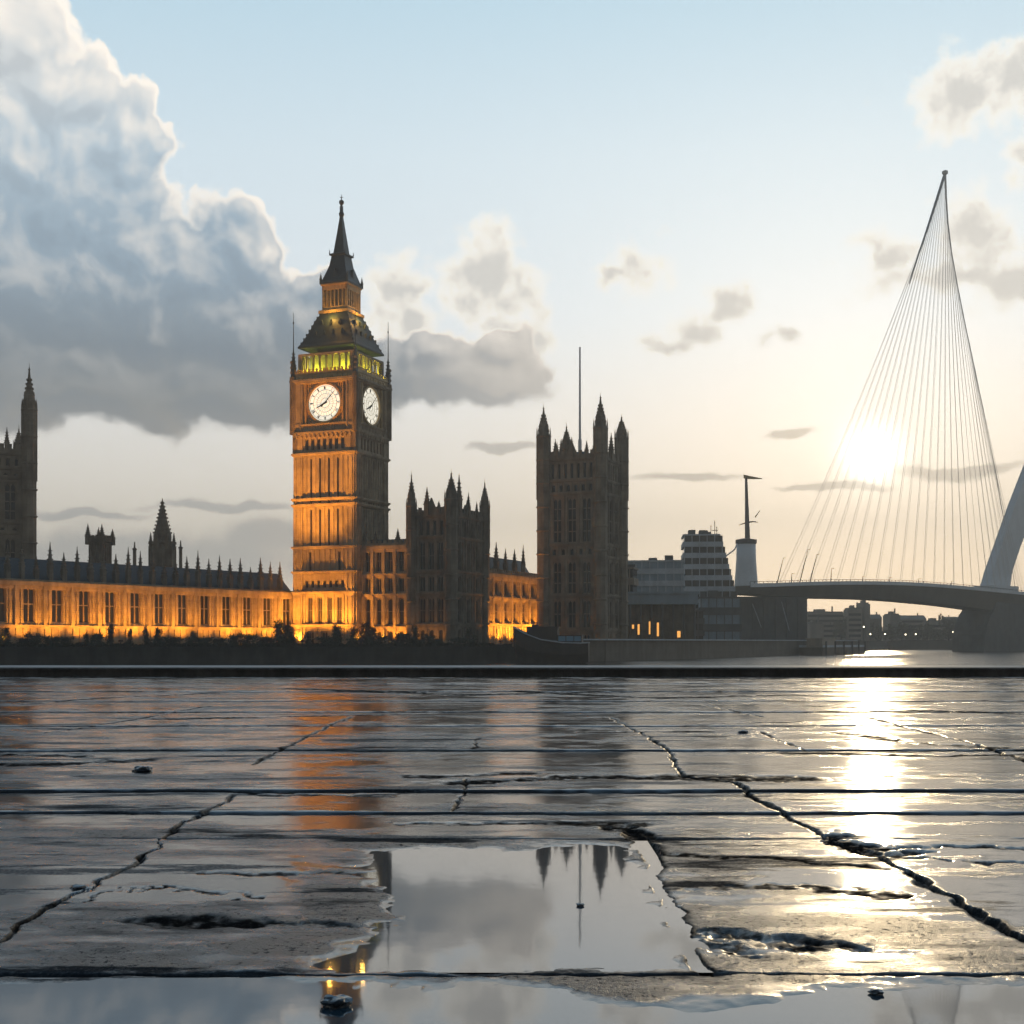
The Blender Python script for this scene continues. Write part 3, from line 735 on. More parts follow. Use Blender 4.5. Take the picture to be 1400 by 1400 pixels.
    lc = MB(); lc.sq(0, 0, [(2.1, za+.9), (2.1, zb2-.3)]); lc.build('lantern_core', STONE_D, t)
    for k in range(4):
        L = bpy.data.lights.new('lantern_lamp', 'POINT'); L.energy = 800; L.color = (1, .5, .08); L.shadow_soft_size = .2
        lo = bpy.data.objects.new('lantern_lamp', L); col.objects.link(lo); lo.parent = t; lo.location = faceT(k)(0, 5.2, za-1.0)
    sp = MB(); zt2 = Zc(282)
    sp.sq(0, 0, [(3.5, zb2+.003), (3.5, zb2+.4), (3.15, zb2+.8), (2.4, zb2+3.0), (1.95, Zc(365)), (1.6, Zc(352)), (1.95, Zc(351)), (1.95, Zc(349)), (1.3, Zc(347)), (.75, Zc(320)), (.3, Zc(297)), (.28, zt2)])
    for s1 in (-1, 1):
        for s2 in (-1, 1):
            sp.pinnacle(s1*3.3, s2*3.3, zb2, 2.6, .22)
            sp.lathe(s1*1.9, s2*1.9, [(.12, Zc(351)), (.12, Zc(347)), (.02, Zc(343))], 5)
    for k in range(4):
        sp.T = faceT(k)
        sp.pts([(-.5, 2.0, zb2+1.6), (.5, 2.0, zb2+1.6), (0, 2.0, zb2+3.4), (-.5, 3.0, zb2+1.6), (.5, 3.0, zb2+1.6), (0, 3.0, zb2+3.4)], [(0, 1, 2), (3, 4, 5), (0, 1, 4, 3), (1, 2, 5, 4), (2, 0, 3, 5)])
    sp.build('spire', LEAD, t)
    fn = MB(); fn.lathe(0, 0, [(.25, Zc(299)), (.62, Zc(294)), (.62, Zc(292)), (.22, Zc(289)), (.2, Zc(281)), (.55, Zc(278)), (.55, Zc(275)), (.1, Zc(273)), (.05, Zc(266))], 8)
    fn.box(-.4, .4, -.05, .05, Zc(270)-.06, Zc(270)+.06); fn.build('finial', IRON, t)
    for s1 in (-1, 1):
        for s2 in (-1, 1):
            g = MB(); x, y = s1*7.6, s2*7.6
            g.pinnacle(x, y, Z(520), 8.0, .42); g.tube([(x, y, Z(520)+7), (x, y, Z(424))], [.12, .05], 5)
            g.lathe(x, y, [(.06, Z(440)), (.2, Z(438)), (.06, Z(436))], 5)
            g.build('pinnacle', LEAD, t)
    g = MB()
    for k in range(4):
        g.T = faceT(k)
        for s_ in (-1, 1):
            for q in range(5): zq = Z(522)+q*1.1; g.box(s_*(8.0)-.2, s_*(8.0)+.2, 7.8-.2, 7.8+.25, zq, zq+.4)
    g.T = lambda u, n, z: (u, n, z); g.build('crockets', STONE_D, t)
clock_tower()

# ---------------------------------------------------------------- square tower with corner turrets
def square_tower(name, label, cx, cy, rot, hx, hy, Yd, levels, par, tur, m, vis, pins=(), wins=None, flag=None):
    t = thing(name, label, 'tower', (cx, cy, GZ), rot)
    Z = lambda py: zz(py, Yd)-GZ
    b = MB(); b.loft([[(a*(hx-.7), c*(hy-.7), z) for a, c in ((-1, -1), (1, -1), (1, 1), (-1, 1))] for z in (-.3, Z(par)-.3)])
    for k in range(4):
        T = faceT(k); half = hx if k in (0, 2) else hy; n = hy if k in (0, 2) else hx
        for i, (a, c, wn, w, tr) in enumerate(levels):
            cnt = wn; inner = half-1.4
            us = [(q-(cnt-1)/2)*(2*inner/(cnt+.1)) for q in range(cnt)]
            tier(b, t, T, half-.2, n, Z(a), Z(c)-.3, us, min(w, 2*inner/(cnt+.1)-.4), cols=2 if w > 1.2 else 1, transom=tr, skip=k not in vis, m=m)
            band(b, T, half, n, Z(c), .55, .3)
        battlement(b, T, half, n+.1, Z(par), 1.6, 1.3)
        b.T = T
        b.pts([(-1.6, n-.4, Z(par)), (1.6, n-.4, Z(par)), (0, n-.4, Z(par)+3.6), (-1.6, n+.15, Z(par)), (1.6, n+.15, Z(par)), (0, n+.15, Z(par)+3.6)], [(0, 1, 2), (3, 4, 5), (0, 1, 4, 3), (1, 2, 5, 4), (2, 0, 3, 5)])
    b.T = lambda u, n, z: (u, n, z)
    b.build('wall', m, t)
    r = MB(); r.loft([[(a*(hx-.8)*s_, c*(hy-.8)*s_, z) for a, c in ((-1, -1), (1, -1), (1, 1), (-1, 1))] for s_, z in ((1, Z(par)-.28), (1, Z(par)+.1), (.15, Z(par)+2.2))]); r.build('roof', SLATE, t)
    for (sx, sy, ys, yt, rr) in tur:
        g = MB(); turret(g, sx*hx, sy*hy, -.3, Z(ys), Z(yt), rr); g.build('turret', m, t)
    for (x, y, h, rr) in pins:
        g = MB(); g.pinnacle(x, y, Z(par)-.2, h, rr); g.build('pinnacle', m, t)
    if flag:
        g = MB(); g.tube([(flag[0], flag[1], Z(par)+.05), (flag[0], flag[1], Z(flag[2]))], [.32, .2], 8)
        g.lathe(flag[0], flag[1], [(.45, Z(par)+.3), (.45, Z(par)+5), (.3, Z(par)+5.5)], 8); g.build('flagpole', WHITE, t)
    return t
def centre(near, rot, hx, hy):   # centre from the nearest corner (+x, -y)
    x, y = near; c, s_ = math.cos(rot), math.sin(rot)
    return x-hx*c-hy*s_, y-hx*s_+hy*c
def rc(rot, x, y): c, s_ = math.cos(rot), math.sin(rot); return x*c-y*s_, x*s_+y*c
rt = R(-24.5)
nx = (at(821, 0, 296).x, 296); c_ = centre(nx, rt, 6.9, 6.9)
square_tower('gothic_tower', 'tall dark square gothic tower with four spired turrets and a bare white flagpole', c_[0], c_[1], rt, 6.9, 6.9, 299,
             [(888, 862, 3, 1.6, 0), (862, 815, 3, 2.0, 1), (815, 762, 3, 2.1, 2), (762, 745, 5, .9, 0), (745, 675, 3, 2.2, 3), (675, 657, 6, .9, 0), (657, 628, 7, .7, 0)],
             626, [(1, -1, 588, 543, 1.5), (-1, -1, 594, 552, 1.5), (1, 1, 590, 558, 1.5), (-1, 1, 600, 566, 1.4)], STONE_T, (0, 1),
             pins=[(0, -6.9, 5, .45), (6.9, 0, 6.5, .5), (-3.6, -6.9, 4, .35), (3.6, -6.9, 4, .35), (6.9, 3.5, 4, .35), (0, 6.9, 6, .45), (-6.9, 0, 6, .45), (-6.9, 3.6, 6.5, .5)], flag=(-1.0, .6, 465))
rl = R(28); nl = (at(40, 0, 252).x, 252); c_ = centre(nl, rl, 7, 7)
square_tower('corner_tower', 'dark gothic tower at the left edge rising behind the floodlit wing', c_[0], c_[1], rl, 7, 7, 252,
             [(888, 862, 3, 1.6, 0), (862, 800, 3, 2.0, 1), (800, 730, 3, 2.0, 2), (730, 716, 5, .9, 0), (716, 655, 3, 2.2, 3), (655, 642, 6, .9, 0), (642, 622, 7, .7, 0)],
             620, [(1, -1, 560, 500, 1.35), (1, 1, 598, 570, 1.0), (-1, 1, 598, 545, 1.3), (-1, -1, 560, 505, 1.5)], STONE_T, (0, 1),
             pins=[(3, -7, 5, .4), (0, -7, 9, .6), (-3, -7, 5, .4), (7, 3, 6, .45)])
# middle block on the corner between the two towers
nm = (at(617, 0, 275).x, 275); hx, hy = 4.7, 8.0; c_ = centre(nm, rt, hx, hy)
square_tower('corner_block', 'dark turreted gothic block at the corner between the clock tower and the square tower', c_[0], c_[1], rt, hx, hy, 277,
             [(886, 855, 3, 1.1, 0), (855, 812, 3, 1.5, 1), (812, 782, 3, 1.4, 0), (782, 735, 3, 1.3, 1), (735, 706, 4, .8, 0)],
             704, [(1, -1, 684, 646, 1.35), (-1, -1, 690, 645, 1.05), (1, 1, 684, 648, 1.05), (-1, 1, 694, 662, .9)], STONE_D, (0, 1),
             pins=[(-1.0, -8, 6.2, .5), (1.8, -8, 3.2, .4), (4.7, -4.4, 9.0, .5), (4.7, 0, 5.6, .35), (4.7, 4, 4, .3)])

def wing(name, label, p0, rot, L, depth, Yd, tiers, par_y, bay, w, first, m_low, roof_z, pin_h, pin_off, pin_r=.4, ww=None, parapet=1.0, cornice=None, capm=None, zf=None, bat=True):
    """long range: local x along the facade, facade looks to -y"""
    t = thing(name, label, 'palace wing', (p0[0], p0[1], GZ), rot)
    Z = (lambda py: zz(py, Yd)-GZ) if zf is None else zf
    T = lambda u, n, z: (u, -n, z)
    b = MB()
    n_ = int((L-first)/bay)+1
    xs = [first+i*bay for i in range(n_) if first+i*bay < L-w/2-.2]
    top = Z(par_y)
    b.T = lambda u, n, z: (u, n, z); b.box(0, L, .8, depth, -.3, top-.3)
    for (a, c, ww_, cols, tr, win) in tiers:
        b.T = T
        ww_ = ww_ or w; z0, z1 = Z(a), Z(c)-.25
        if win:
            e = [0]
            for x in xs: e += [x-ww_/2, x+ww_/2]
            e.append(L)
            for i in range(0, len(e), 2):
                b.box(e[i], e[i+1], -.9, 0, z0, z1); Lg = e[i+1]-e[i]; k = max(1, int(Lg/.95))
                for q in range(k):
                    x = e[i]+Lg*(q+.5)/k; rr = .11 if q != k//2 else .3
                    b.box(x-rr, x+rr, .002, .18 if q != k//2 else .5, z0+.05, z1-.05)
                for q in (.33, .66): b.box(e[i]+.05, e[i+1]-.05, .001, .10, z0+(z1-z0)*q, z0+(z1-z0)*q+.18)
            for x in xs:
                b.T = T; b.box(x-ww_/2, x+ww_/2, -.9, -.04, z0, z0+.5); b.box(x-ww_/2, x+ww_/2, -.9, -.04, z1-.6, z1)
                window(t, T, x, -.55, z0+.5, z1-.6, ww_, cols, tr, MULL)
        else:
            b.box(0, L, -.9, 0, z0, z1)
            for i in range(int(L/1.5)): x = .7+i*1.5; b.box(x-.12, x+.12, .002, .2, z0, z1-.1)
        b.T = T; b.box(0, L, -.5, .38, Z(c)-.25, Z(c)+.1); b.box(0, L, -.5, .2, Z(c)-.5, Z(c)-.252)
    b.T = lambda u, n, z: (u, n, z)
    b.build('wall', m_low, t)
    c = MB(); c.T = T
    c.box(0, L, -.6, .55, top-.9, top-.1); c.box(0, L, -.6, .3, top-1.5, top-.905)
    k = int(L/1.2)
    if bat:
        for q in range(k): x = L*(q+.5)/k; c.box(x-.36, x+.36, -.3, .1, top-.1, top+parapet)
    c.box(0, L, -.32, .08, top-.1, top+parapet*.45)
    c.build('cornice', capm or m_low, t)
    r = MB(); r.loft([[(x, y, z) for y, z in ((1.2, top-.2), (depth-1, top-.2), (depth*.62, roof_z), (depth*.42, roof_z))] for x in (0.1, L-.1)]); r.build('roof', SLATE, t)
    for i_, x in enumerate(sorted(xs+[x-bay/2 for x in xs if x > bay/2]) if L > 60 else xs):
        g = MB(); h = pin_h*random.uniform(.82, 1.12)*(.86 if i_ % 2 and L > 60 else 1)
        g.pinnacle(x if L > 60 else (x-bay/2 if x > bay/2 else x), pin_off, top-.3, h, pin_r*random.uniform(.85, 1.15)); g.build('pinnacle', STONE_D, t)
    return t
# left wing: passes px 0 at 230 m and px 400 at 290 m
A = Vector((-48.0, 290)); dirv = Vector((math.sin(R(34.3)), math.cos(R(34.3)))); Lw = 118
p0 = A+dirv*1.5-dirv*Lw
zl = {886: -.2, 857: 4.0, 808: 11.9}
wing('palace_wing', 'long low palace range lit orange by floodlights, left of the clock tower', p0, R(90-34.3), Lw, 14, 260,
     [(886, 857, None, 2, 0, False), (857, 808, 2.5, 2, 1, True)], 808, 5.9, 2.5, 2.8, STONE, 16.2, 7.6, 2.2, .42, zf=lambda py: zl[py], bat=False, parapet=.6)
# between clock tower and middle block
rr_ = rt; ux, uy = math.cos(rr_), math.sin(rr_)
Lm = 15.5
pm = (nm[0]-ux*(9.2+Lm)+.0, nm[1]-uy*(9.2+Lm))
pm = (pm[0]+math.sin(-rr_)*.8, pm[1]+math.cos(rr_)*.8)
wing('link_wing', 'short floodlit gothic range between the clock tower and the turreted block', pm, rr_, Lm, 12, 280,
     [(886, 857, 1.3, 1, 0, True), (857, 812, 1.3, 1, 1, True), (812, 784, 1.3, 2, 0, True), (784, 745, 1.2, 2, 1, True)], 744, 2.75, 1.3, 1.4, STONE, zz(736, 285)-GZ, 4.2, 1.0, .35)
# right range from the block to the square tower, faces right
pr = (nm[0]+math.sin(-rr_)*15.2-.6*ux, nm[1]+math.cos(rr_)*15.2-.6*uy)
wing('side_wing', 'floodlit gothic range with glowing piers between the turreted block and the square tower', pr, rr_+R(90), 31.5, 10, 300,
     [(884, 853, None, 1, 0, False), (853, 817, 2.1, 2, 1, True), (817, 789, 2.1, 2, 0, True)], 785, 5.0, 2.1, 3.2, STONE, zz(762, 305)-GZ, 7.2, 1.3, .45)

# roof-top turret block and spire behind the left wing
def small_block():
    c = at(137, 0, 285); t = thing('ventilation_turret', 'squat dark roof turret with four pinnacles behind the left wing', 'turret', (c.x, c.y, GZ), R(-20))
    g = MB(); Z = lambda py: zz(py, 285)-GZ
    g.sq(0, 0, [(1.7, 9), (1.7, Z(742)), (1.95, Z(741)), (1.95, Z(738))])
    for k in range(4):
        battlement(g, faceT(k), 1.9, 2.0, Z(738), .9, .8); g.T = faceT(k)
        for u in (-1.1, -.35, .35, 1.1): g.box(u-.1, u+.1, 1.7, 1.85, 12, Z(742)-.4)
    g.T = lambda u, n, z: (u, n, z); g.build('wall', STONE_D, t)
    for a, b, y in ((-1, -1, 716), (1, -1, 717), (1, 1, 722), (-1, 1, 719)):
        g = MB(); g.pinnacle(a*1.8, b*1.8, Z(745), Z(y)-Z(745), .42); g.build('pinnacle', STONE_D, t)
small_block()
def spire():
    c = at(222, 0, 300); t = thing('crocketed_spire', 'dark crocketed stone spire on an octagonal turret behind the left wing', 'spire', (c.x, c.y, GZ), R(12))
    Z = lambda py: zz(py, 300)-GZ
    g = MB(); g.lathe(0, 0, [(2.9, 8), (2.9, Z(745)), (3.1, Z(744)), (3.1, Z(741)), (2.0, Z(740)), (2.0, Z(732))], 8)
    for q in range(8):
        a = q*math.pi/4; g.box(math.cos(a)*2.9-.16, math.cos(a)*2.9+.16, math.sin(a)*2.9-.16, math.sin(a)*2.9+.16, 9, Z(745)-.3)
    g.build('drum', STONE_D, t)
    g = MB(); g.lathe(0, 0, [(2.0, Z(732)+.003), (1.35, Z(718)), (.75, Z(702)), (.2, Z(687)), (.05, Z(681))], 8)
    for f in np.linspace(.05, .9, 9):
        r = 2.0*(1-f)*.98+.1
        for q in range(8): a = q*math.pi/4; x, y = math.cos(a)*r, math.sin(a)*r; g.box(x-.14, x+.14, y-.14, y+.14, Z(732)+f*(Z(684)-Z(732)), Z(732)+f*(Z(684)-Z(732))+.4)
    g.lathe(0, 0, [(.05, Z(688)), (.35, Z(687)), (.05, Z(685))], 6)
    g.build('spire_cone', STONE_D, t)
    for q in range(8):
        a = q*math.pi/4+math.pi/8; g = MB(); g.pinnacle(math.cos(a)*2.75, math.sin(a)*2.75, Z(752), Z(734)-Z(752)+1, .33); g.build('pinnacle', STONE_D, t)
spire()
for px, y0, lb in ((184, 744, 'thin dark chimney spike left of the crocketed spire'), (247, 742, 'thin dark chimney spike right of the crocketed spire')):
    c = at(px, 0, 296); g = MB(); Z = lambda py: zz(py, 296)-GZ
    g.sq(0, 0, [(.35, 8), (.3, Z(y0+8)), (.4, Z(y0+8)), (.4, Z(y0+6)), (.16, Z(y0+5)), (.1, Z(y0-3))])
    o = g.build('chimney', STONE_D); o.location = (c.x, c.y, GZ); tag(o, lb, 'chimney')

# ---------------------------------------------------------------- floodlights
def spot(parent, loc, target, energy, ang=110, colr=(1, .365, .03), blend=.8, size=.3):
    L = bpy.data.lights.new('floodlight_beam', 'SPOT'); L.energy = energy; L.color = colr; L.spot_size = R(ang); L.spot_blend = blend; L.shadow_soft_size = size
    o = bpy.data.objects.new('floodlight_beam', L); col.objects.link(o)
    d = Vector(target)-Vector(loc); o.rotation_euler = d.to_track_quat('-Z', 'Y').to_euler(); o.location = Vector(loc)-parent.location; o.parent = parent
def flood(loc, target, energy, label, ang=110, group='floodlights along the palace base', s=1.0, colr=(1, .365, .03)):
    d = (Vector(target)-Vector(loc)); yaw = math.atan2(d.y, d.x)-math.pi/2
    t = thing('floodlight', label, 'floodlight', loc, 0, group)
    cy_, sy_ = math.cos(yaw), math.sin(yaw); TT = lambda u, n, z: (u*cy_-n*sy_, u*sy_+n*cy_, z)
    g = MB(); g.T = TT; g.loft([[(x, y, z) for y, z in ((-.35*s, .15*s), (.1*s, .05*s), (.25*s, .35*s), (-.2*s, .5*s))] for x in (-.4*s, .4*s)]); g.box(-.05, .05, -.15, .05, -.45, .15*s); g.build('housing', IRON, t)
    g = MB(); g.T = TT; g.pts([(-.36*s, .128*s, .07*s), (.36*s, .128*s, .07*s), (.36*s, .27*s, .36*s), (-.36*s, .27*s, .36*s)], [(0, 1, 2, 3)]); g.build('lens', LAMPM, t)
    spot(t, Vector(loc)+Vector(TT(0, .55*s, .45*s)), target, energy, ang, colr)
FL = []
nrm = Vector((dirv.y, -dirv.x))
k = 0
nwf = 19
for i in range(nwf):
    q = p0+dirv*(6+i*(Lw-9)/(nwf-1)); l = q+nrm*4.2
    FL.append((Vector((l.x, l.y, GZ+.95)), Vector((q.x, q.y, GZ+9)), 4300, 125, 'wing'))
tx, ty = -37.6, 292.6
for u in (-5.5, 0, 5):
    o_ = rc(R(-22), u, -13.5); w_ = rc(R(-22), u*.8, -7)
    FL.append((Vector((tx+o_[0], ty+o_[1], GZ+.95)), Vector((tx+w_[0], ty+w_[1], GZ+18)), 15000, 110, 'tower'))
for u in (-13, 1.5):
    o_ = rc(R(-22), u-4, -27); w_ = rc(R(-22), 0, -7)
    FL.append((Vector((tx+o_[0], ty+o_[1], GZ+.95)), Vector((tx+w_[0], ty+w_[1], GZ+51)), 175000, 48, 'tower'))
for v in (-3, 5):
    o_ = rc(R(-22), 18, v); w_ = rc(R(-22), 7, v*.5)
    FL.append((Vector((tx+o_[0], ty+o_[1], GZ+.95)), Vector((tx+w_[0], ty+w_[1], GZ+30)), 12000, 90, 'tower'))
for u in (3.0, 7.5, 12.0):
    q = Vector(pm)+Vector((ux, uy))*u; l = q+Vector((uy, -ux))*3.0
    FL.append((Vector((l.x, l.y, GZ+.95)), Vector((q.x, q.y, GZ+6)), 3000, 125, 'link'))
for u in (2.5, 7):
    q = Vector(nm)-Vector((ux, uy))*u; l = q+Vector((uy, -ux))*3.0
    FL.append((Vector((l.x, l.y, GZ+.95)), Vector((q.x, q.y, GZ+4)), 500, 110, 'block'))
vx, vy = math.sin(-rr_), math.cos(rr_)
for u in (3, 9, 15, 21, 27):
    q = Vector(pr)+Vector((vx, vy))*u; l = q+Vector((ux, uy))*3.4
    FL.append((Vector((l.x, l.y, GZ+.95)), Vector((q.x, q.y, GZ+7)), 8000, 130, 'side'))
names = {'wing': 'small floodlight at the foot of the long lit wing', 'tower': 'floodlight below the clock tower', 'link': 'floodlight before the short range by the clock tower',
         'block': 'floodlight at the foot of the turreted block', 'side': 'floodlight beneath the glowing piers of the side range'}
cnt = {}
for l, tg, e, ang, kd in sorted(FL, key=lambda a: a[0].x/a[0].y):
    if kd == 'wing' and l.x/l.y < -.386: lab = names[kd]+', beyond the left edge'
    else: cnt[kd] = cnt.get(kd, 0)+1; lab = names[kd]+', '+ORD[cnt[kd]-1]+' from the left'
    flood(l, tg, e*random.uniform(.6, 1.35), lab, ang)

# ---------------------------------------------------------------- shrubs and small trees on the terrace
def leaf_mesh(n, rx, rz, size, seed, zc=None, cone=0.0):
    rnd = random.Random(seed); v = []; f = []
    cl = [(rnd.gauss(0, .38), rnd.gauss(0, .38), rnd.random()) for _ in range(14)]
    for i in range(n):
        cxx, cyy, czz = rnd.choice(cl)
        w = (1-cone*czz)
        p = Vector(((cxx+rnd.gauss(0, .22))*rx*w, (cyy+rnd.gauss(0, .22))*rx*w, max(.03, czz*rz+rnd.gauss(0, .09)*rz)))
        s = size*rnd.uniform(.6, 1.4); a = Vector((rnd.gauss(0, 1), rnd.gauss(0, 1), rnd.gauss(0, 1))).normalized(); b_ = a.cross(Vector((rnd.gauss(0, 1), rnd.gauss(0, 1), rnd.gauss(0, 1)))).normalized()
        k = len(v); v += [tuple(p-a*s), tuple(p+b_*s*.5), tuple(p+a*s), tuple(p-b_*s*.5)]; f.append((k, k+1, k+2, k+3))
    return v, f
protos = []
for sd_, (rx, rz, cone, n) in enumerate(((1.5, 2.0, .3, 900), (1.0, 3.0, .6, 800), (2.2, 1.6, .2, 1100), (1.1, 3.2, .65, 800), (1.5, 3.4, .5, 1000))):
    v, f = leaf_mesh(n, rx, rz, .16, 30+sd_, cone=cone); me_ = bpy.data.meshes.new('foliage'); me_.from_pydata(v, [], f); me_.materials.append(LEAF)
    st = MB()
    rnd = random.Random(sd_)
    for q in range(6):
        a = rnd.uniform(0, 6.28); rr = rx*.45*rnd.random()
        st.tube([(0, 0, -.2), (math.cos(a)*rr*.5, math.sin(a)*rr*.5, rz*.4), (math.cos(a)*rr, math.sin(a)*rr, rz*rnd.uniform(.7, 1.15))], [.07, .05, .015], 5)
    so_ = st.build('stem', BARK); protos.append((me_, so_.data)); bpy.data.objects.remove(so_)
SH = []
for i in range(34):
    px = -30+i*20.5+random.uniform(-6, 6)
    SH.append((px, random.choice([0, 0, 1, 2, 2, 3, 4]), random.uniform(.7, 1.15)))
for px in (392, 383, 460, 500, 565): SH.append((px, 4, random.uniform(1.1, 1.35)))
SH.sort(); c = 0
def edgeY(px):     # a little behind the embankment wall
    t_ = (px-700)/F
    for (a, b) in zip(shore[:-1], shore[1:]):
        dx, dy = b[0]-a[0], b[1]-a[1]
        den = dx-t_*dy
        if abs(den) < 1e-9: continue
        s_ = (t_*a[1]-a[0])/den
        if 0 <= s_ <= 1: return a[1]+s_*dy
    return 250
KN = ['bushy', 'slim upright', 'low spreading', 'tall narrow', 'full pointed']
for px, kd, s_ in SH:
    Y = edgeY(px)+random.uniform(2.5, 4.5)
    if px < 660 or True:
        if px < 5: lab = KN[kd]+' dark shrub on the terrace at the left edge of the view'+(', outermost' if px < -20 else '')
        else: c += 1; lab = KN[kd]+' dark shrub on the terrace before the lit palace, '+(ORD[c-1] if c <= 30 else ['thirty-first', 'thirty-second', 'thirty-third', 'thirty-fourth', 'thirty-fifth', 'thirty-sixth', 'thirty-seventh', 'thirty-eighth', 'thirty-ninth'][c-31])+' from the left'
        t = thing('shrub', lab, 'shrub', (at(px, 0, Y).x, Y, GZ), random.uniform(0, 6), 'shrubs along the palace terrace')
        t.scale = (s_*1.15, s_*1.15, s_*1.05)
        for nm_, md in (('foliage', protos[kd][0]), ('stem', protos[kd][1])):
            o = bpy.data.objects.new(nm_, md); col.objects.link(o); o.parent = t
# hedge: ground cover nobody could count
rnd = random.Random(3); v = []; f = []
for i in range(42000):
    px = rnd.uniform(-260, 700); Y = edgeY(px)+rnd.uniform(.7, 2.8); x = (px-700)/F*Y
    z = GZ+rnd.random()**.7*(.75+.4*mnoise.noise(Vector((x*.25, 0, 0)))+.35*mnoise.noise(Vector((x*1.1, 5, 0))))
    p = Vector((x, Y, z)); s = rnd.uniform(.09, .2); a = Vector((rnd.gauss(0, 1), rnd.gauss(0, 1), rnd.gauss(0, 1))).normalized(); b_ = a.cross(Vector((0.3, .2, 1))).normalized()
    k = len(v); v += [tuple(p-a*s), tuple(p+b_*s*.6), tuple(p+a*s), tuple(p-b_*s*.6)]; f.append((k, k+1, k+2, k+3))
me_ = bpy.data.meshes.new('hedge'); me_.from_pydata(v, [], f); me_.materials.append(LEAF)
o = bpy.data.objects.new('hedge', me_); col.objects.link(o); tag(o, 'low dark clipped hedge behind the river wall', 'hedge', kind='stuff')

# ---------------------------------------------------------------- moored boat
def boat():
    Y = 252; c = at(752, 0, Y)
    t = thing('moored_boat', 'dark moored vessel with high bow and blue glazed cabin by the river wall', 'boat', (c.x, Y, WZ), R(-8))
    # hull sections along x, bow to the left
    secs = []
    for x, w, top, bot in ((-7.0, .25, 6.9, 3.5), (-6.4, 1.2, 6.6, .6), (-4.5, 2.1, 5.6, -.4), (-1.5, 2.5, 4.5, -.6), (2.5, 2.5, 3.9, -.6), (6.0, 2.3, 3.8, -.4), (7.4, 1.9, 3.9, .3)):
        secs.append([(x, -w, top), (x, -w*.92, top*.5+bot*.5), (x, -w*.45, bot), (x, w*.45, bot), (x, w*.92, top*.5+bot*.5), (x, w, top)])
    g = MB(); g.loft(secs); g.build('hull', RUST, t)
    g = MB(); g.tube([(s[0][0], s[0][1]-.05, s[0][2]+.02) for s in secs], .12, 5); g.tube([(s[5][0], s[5][1]+.05, s[5][2]+.02) for s in secs], .12, 5); g.build('rail', CONC, t)
    g = MB(); g.box(-4.2, 1.6, -1.7, 1.7, 4.3, 6.8); g.box(-4.5, 1.9, -1.95, 1.95, 6.803, 6.95); g.box(-3.4, -2.2, -.6, .6, 6.95, 7.3); g.build('wheelhouse', RUST, t)
    g = MB(); g.box(1.62, 6.2, -1.8, 1.8, 3.8, 4.2); g.box(1.62, 6.2, -1.8, 1.8, 5.15, 5.3)
    for x in (1.7, 3.2, 4.7, 6.1): g.box(x-.07, x+.07, -1.79, 1.79, 4.2, 5.15)
    g.build('cabin', DARKM, t)
    g = MB(); g.box(1.7, 6.1, -1.74, 1.74, 4.203, 5.147); g.build('cabin_window', BLUEG, t)
    g = MB(); g.tube([(-6.9, 0, 6.7), (-6.9, 0, 7.5)], .06, 5); g.tube([(0, 0, 6.95), (0, 0, 8.6)], .06, 5); g.build('mast', DARKM, t)
boat()

# ---------------------------------------------------------------- modern riverside buildings
def slabs(name, label, cat, px0, px1, ytop, ybot, Y, depth, rot, floors, m, mb, setback=None, extras=None, lit=()):
    c = at((px0+px1)/2, 0, Y); w = (px1-px0)/F*Y/2
    t = thing(name, label, cat, (c.x, c.y+depth/2, GZ), rot)
    z0, z1 = zz(ybot, Y)-GZ, zz(ytop, Y)-GZ; hd = depth/2
    if z0 > 0.5 and name != 'x': z0 = -.2
    fl = floors; fh = (z1-z0)/fl
    g = MB(); gb = MB()
    for i in range(fl):
        sb = 0 if not setback else setback*max(0, i-fl*.4)*1.0
        xr = w-sb
        g.box(-w, xr, -hd, hd, z0+i*fh, z0+i*fh+fh*.45)
        gb.box(-w+.35, xr-.35, -hd+.35, hd-.35, z0+i*fh+fh*.452, z0+(i+1)*fh-.003)
        for q in range(int((xr+w)/2.4)+1):
            x = -w+q*2.4+.5
            if x < xr-.3: g.box(x-.12, x+.12, -hd+.1, -hd+.34, z0+i*fh+fh*.45, z0+(i+1)*fh)
    xr = w-(0 if not setback else setback*(fl-fl*.4))
    g.box(-w, xr, -hd, hd, z1, z1+.5)
    g.build('wall', m, t); gb.build('window_band', mb, t)
    r = MB()
    rnd = random.Random(int(px0))
    for q in range(4):
        x = rnd.uniform(-w*.8, xr*.7); s = rnd.uniform(.6, 1.6); r.box(x-s, x+s, -hd*.5, hd*.3, z1+.503+q*.004, z1+rnd.uniform(1.2, 2.6))
    r.build('roof_plant', CONCD, t)
    if extras: extras(t, w, hd, z0, z1, xr)
    for (u, zf, ww, hh) in lit:
        g = MB(); g.box(u-ww/2, u+ww/2, -hd-.06, -hd+.02, z0+(z1-z0)*zf, z0+(z1-z0)*zf+hh); g.build('lit_window', LITWIN, t)
    return t
def antennas(t, w, hd, z0, z1, xr):
    g = MB()
    for x, h in ((.2, 3.5), (.6, 5.0), (.8, 3)): g.tube([(x*xr, 0, z1+.5), (x*xr, 0, z1+h+.5)], .12, 5); 
    g.box(.6*xr-1, .6*xr+1, -.1, .1, z1+2.2, z1+2.4); g.build('antenna', IRON, t)
slabs('office_block', 'grey blue office block with pale floor bands right of the square tower', 'building', 858, 940, 768, 885, 400, 14, R(-8), 7, CONC, CLAD)
slabs('terraced_block', 'taller stepped glass and concrete block with roof antennas near the bridge', 'building', 937, 1012, 732, 885, 425, 16, R(-5), 10, CONC, GLASS, setback=.95, extras=antennas)
slabs('warehouse', 'plain grey riverside building below the stepped block', 'building', 958, 1016, 818, 886, 410, 10, R(-4), 3, CONCD, CLAD)
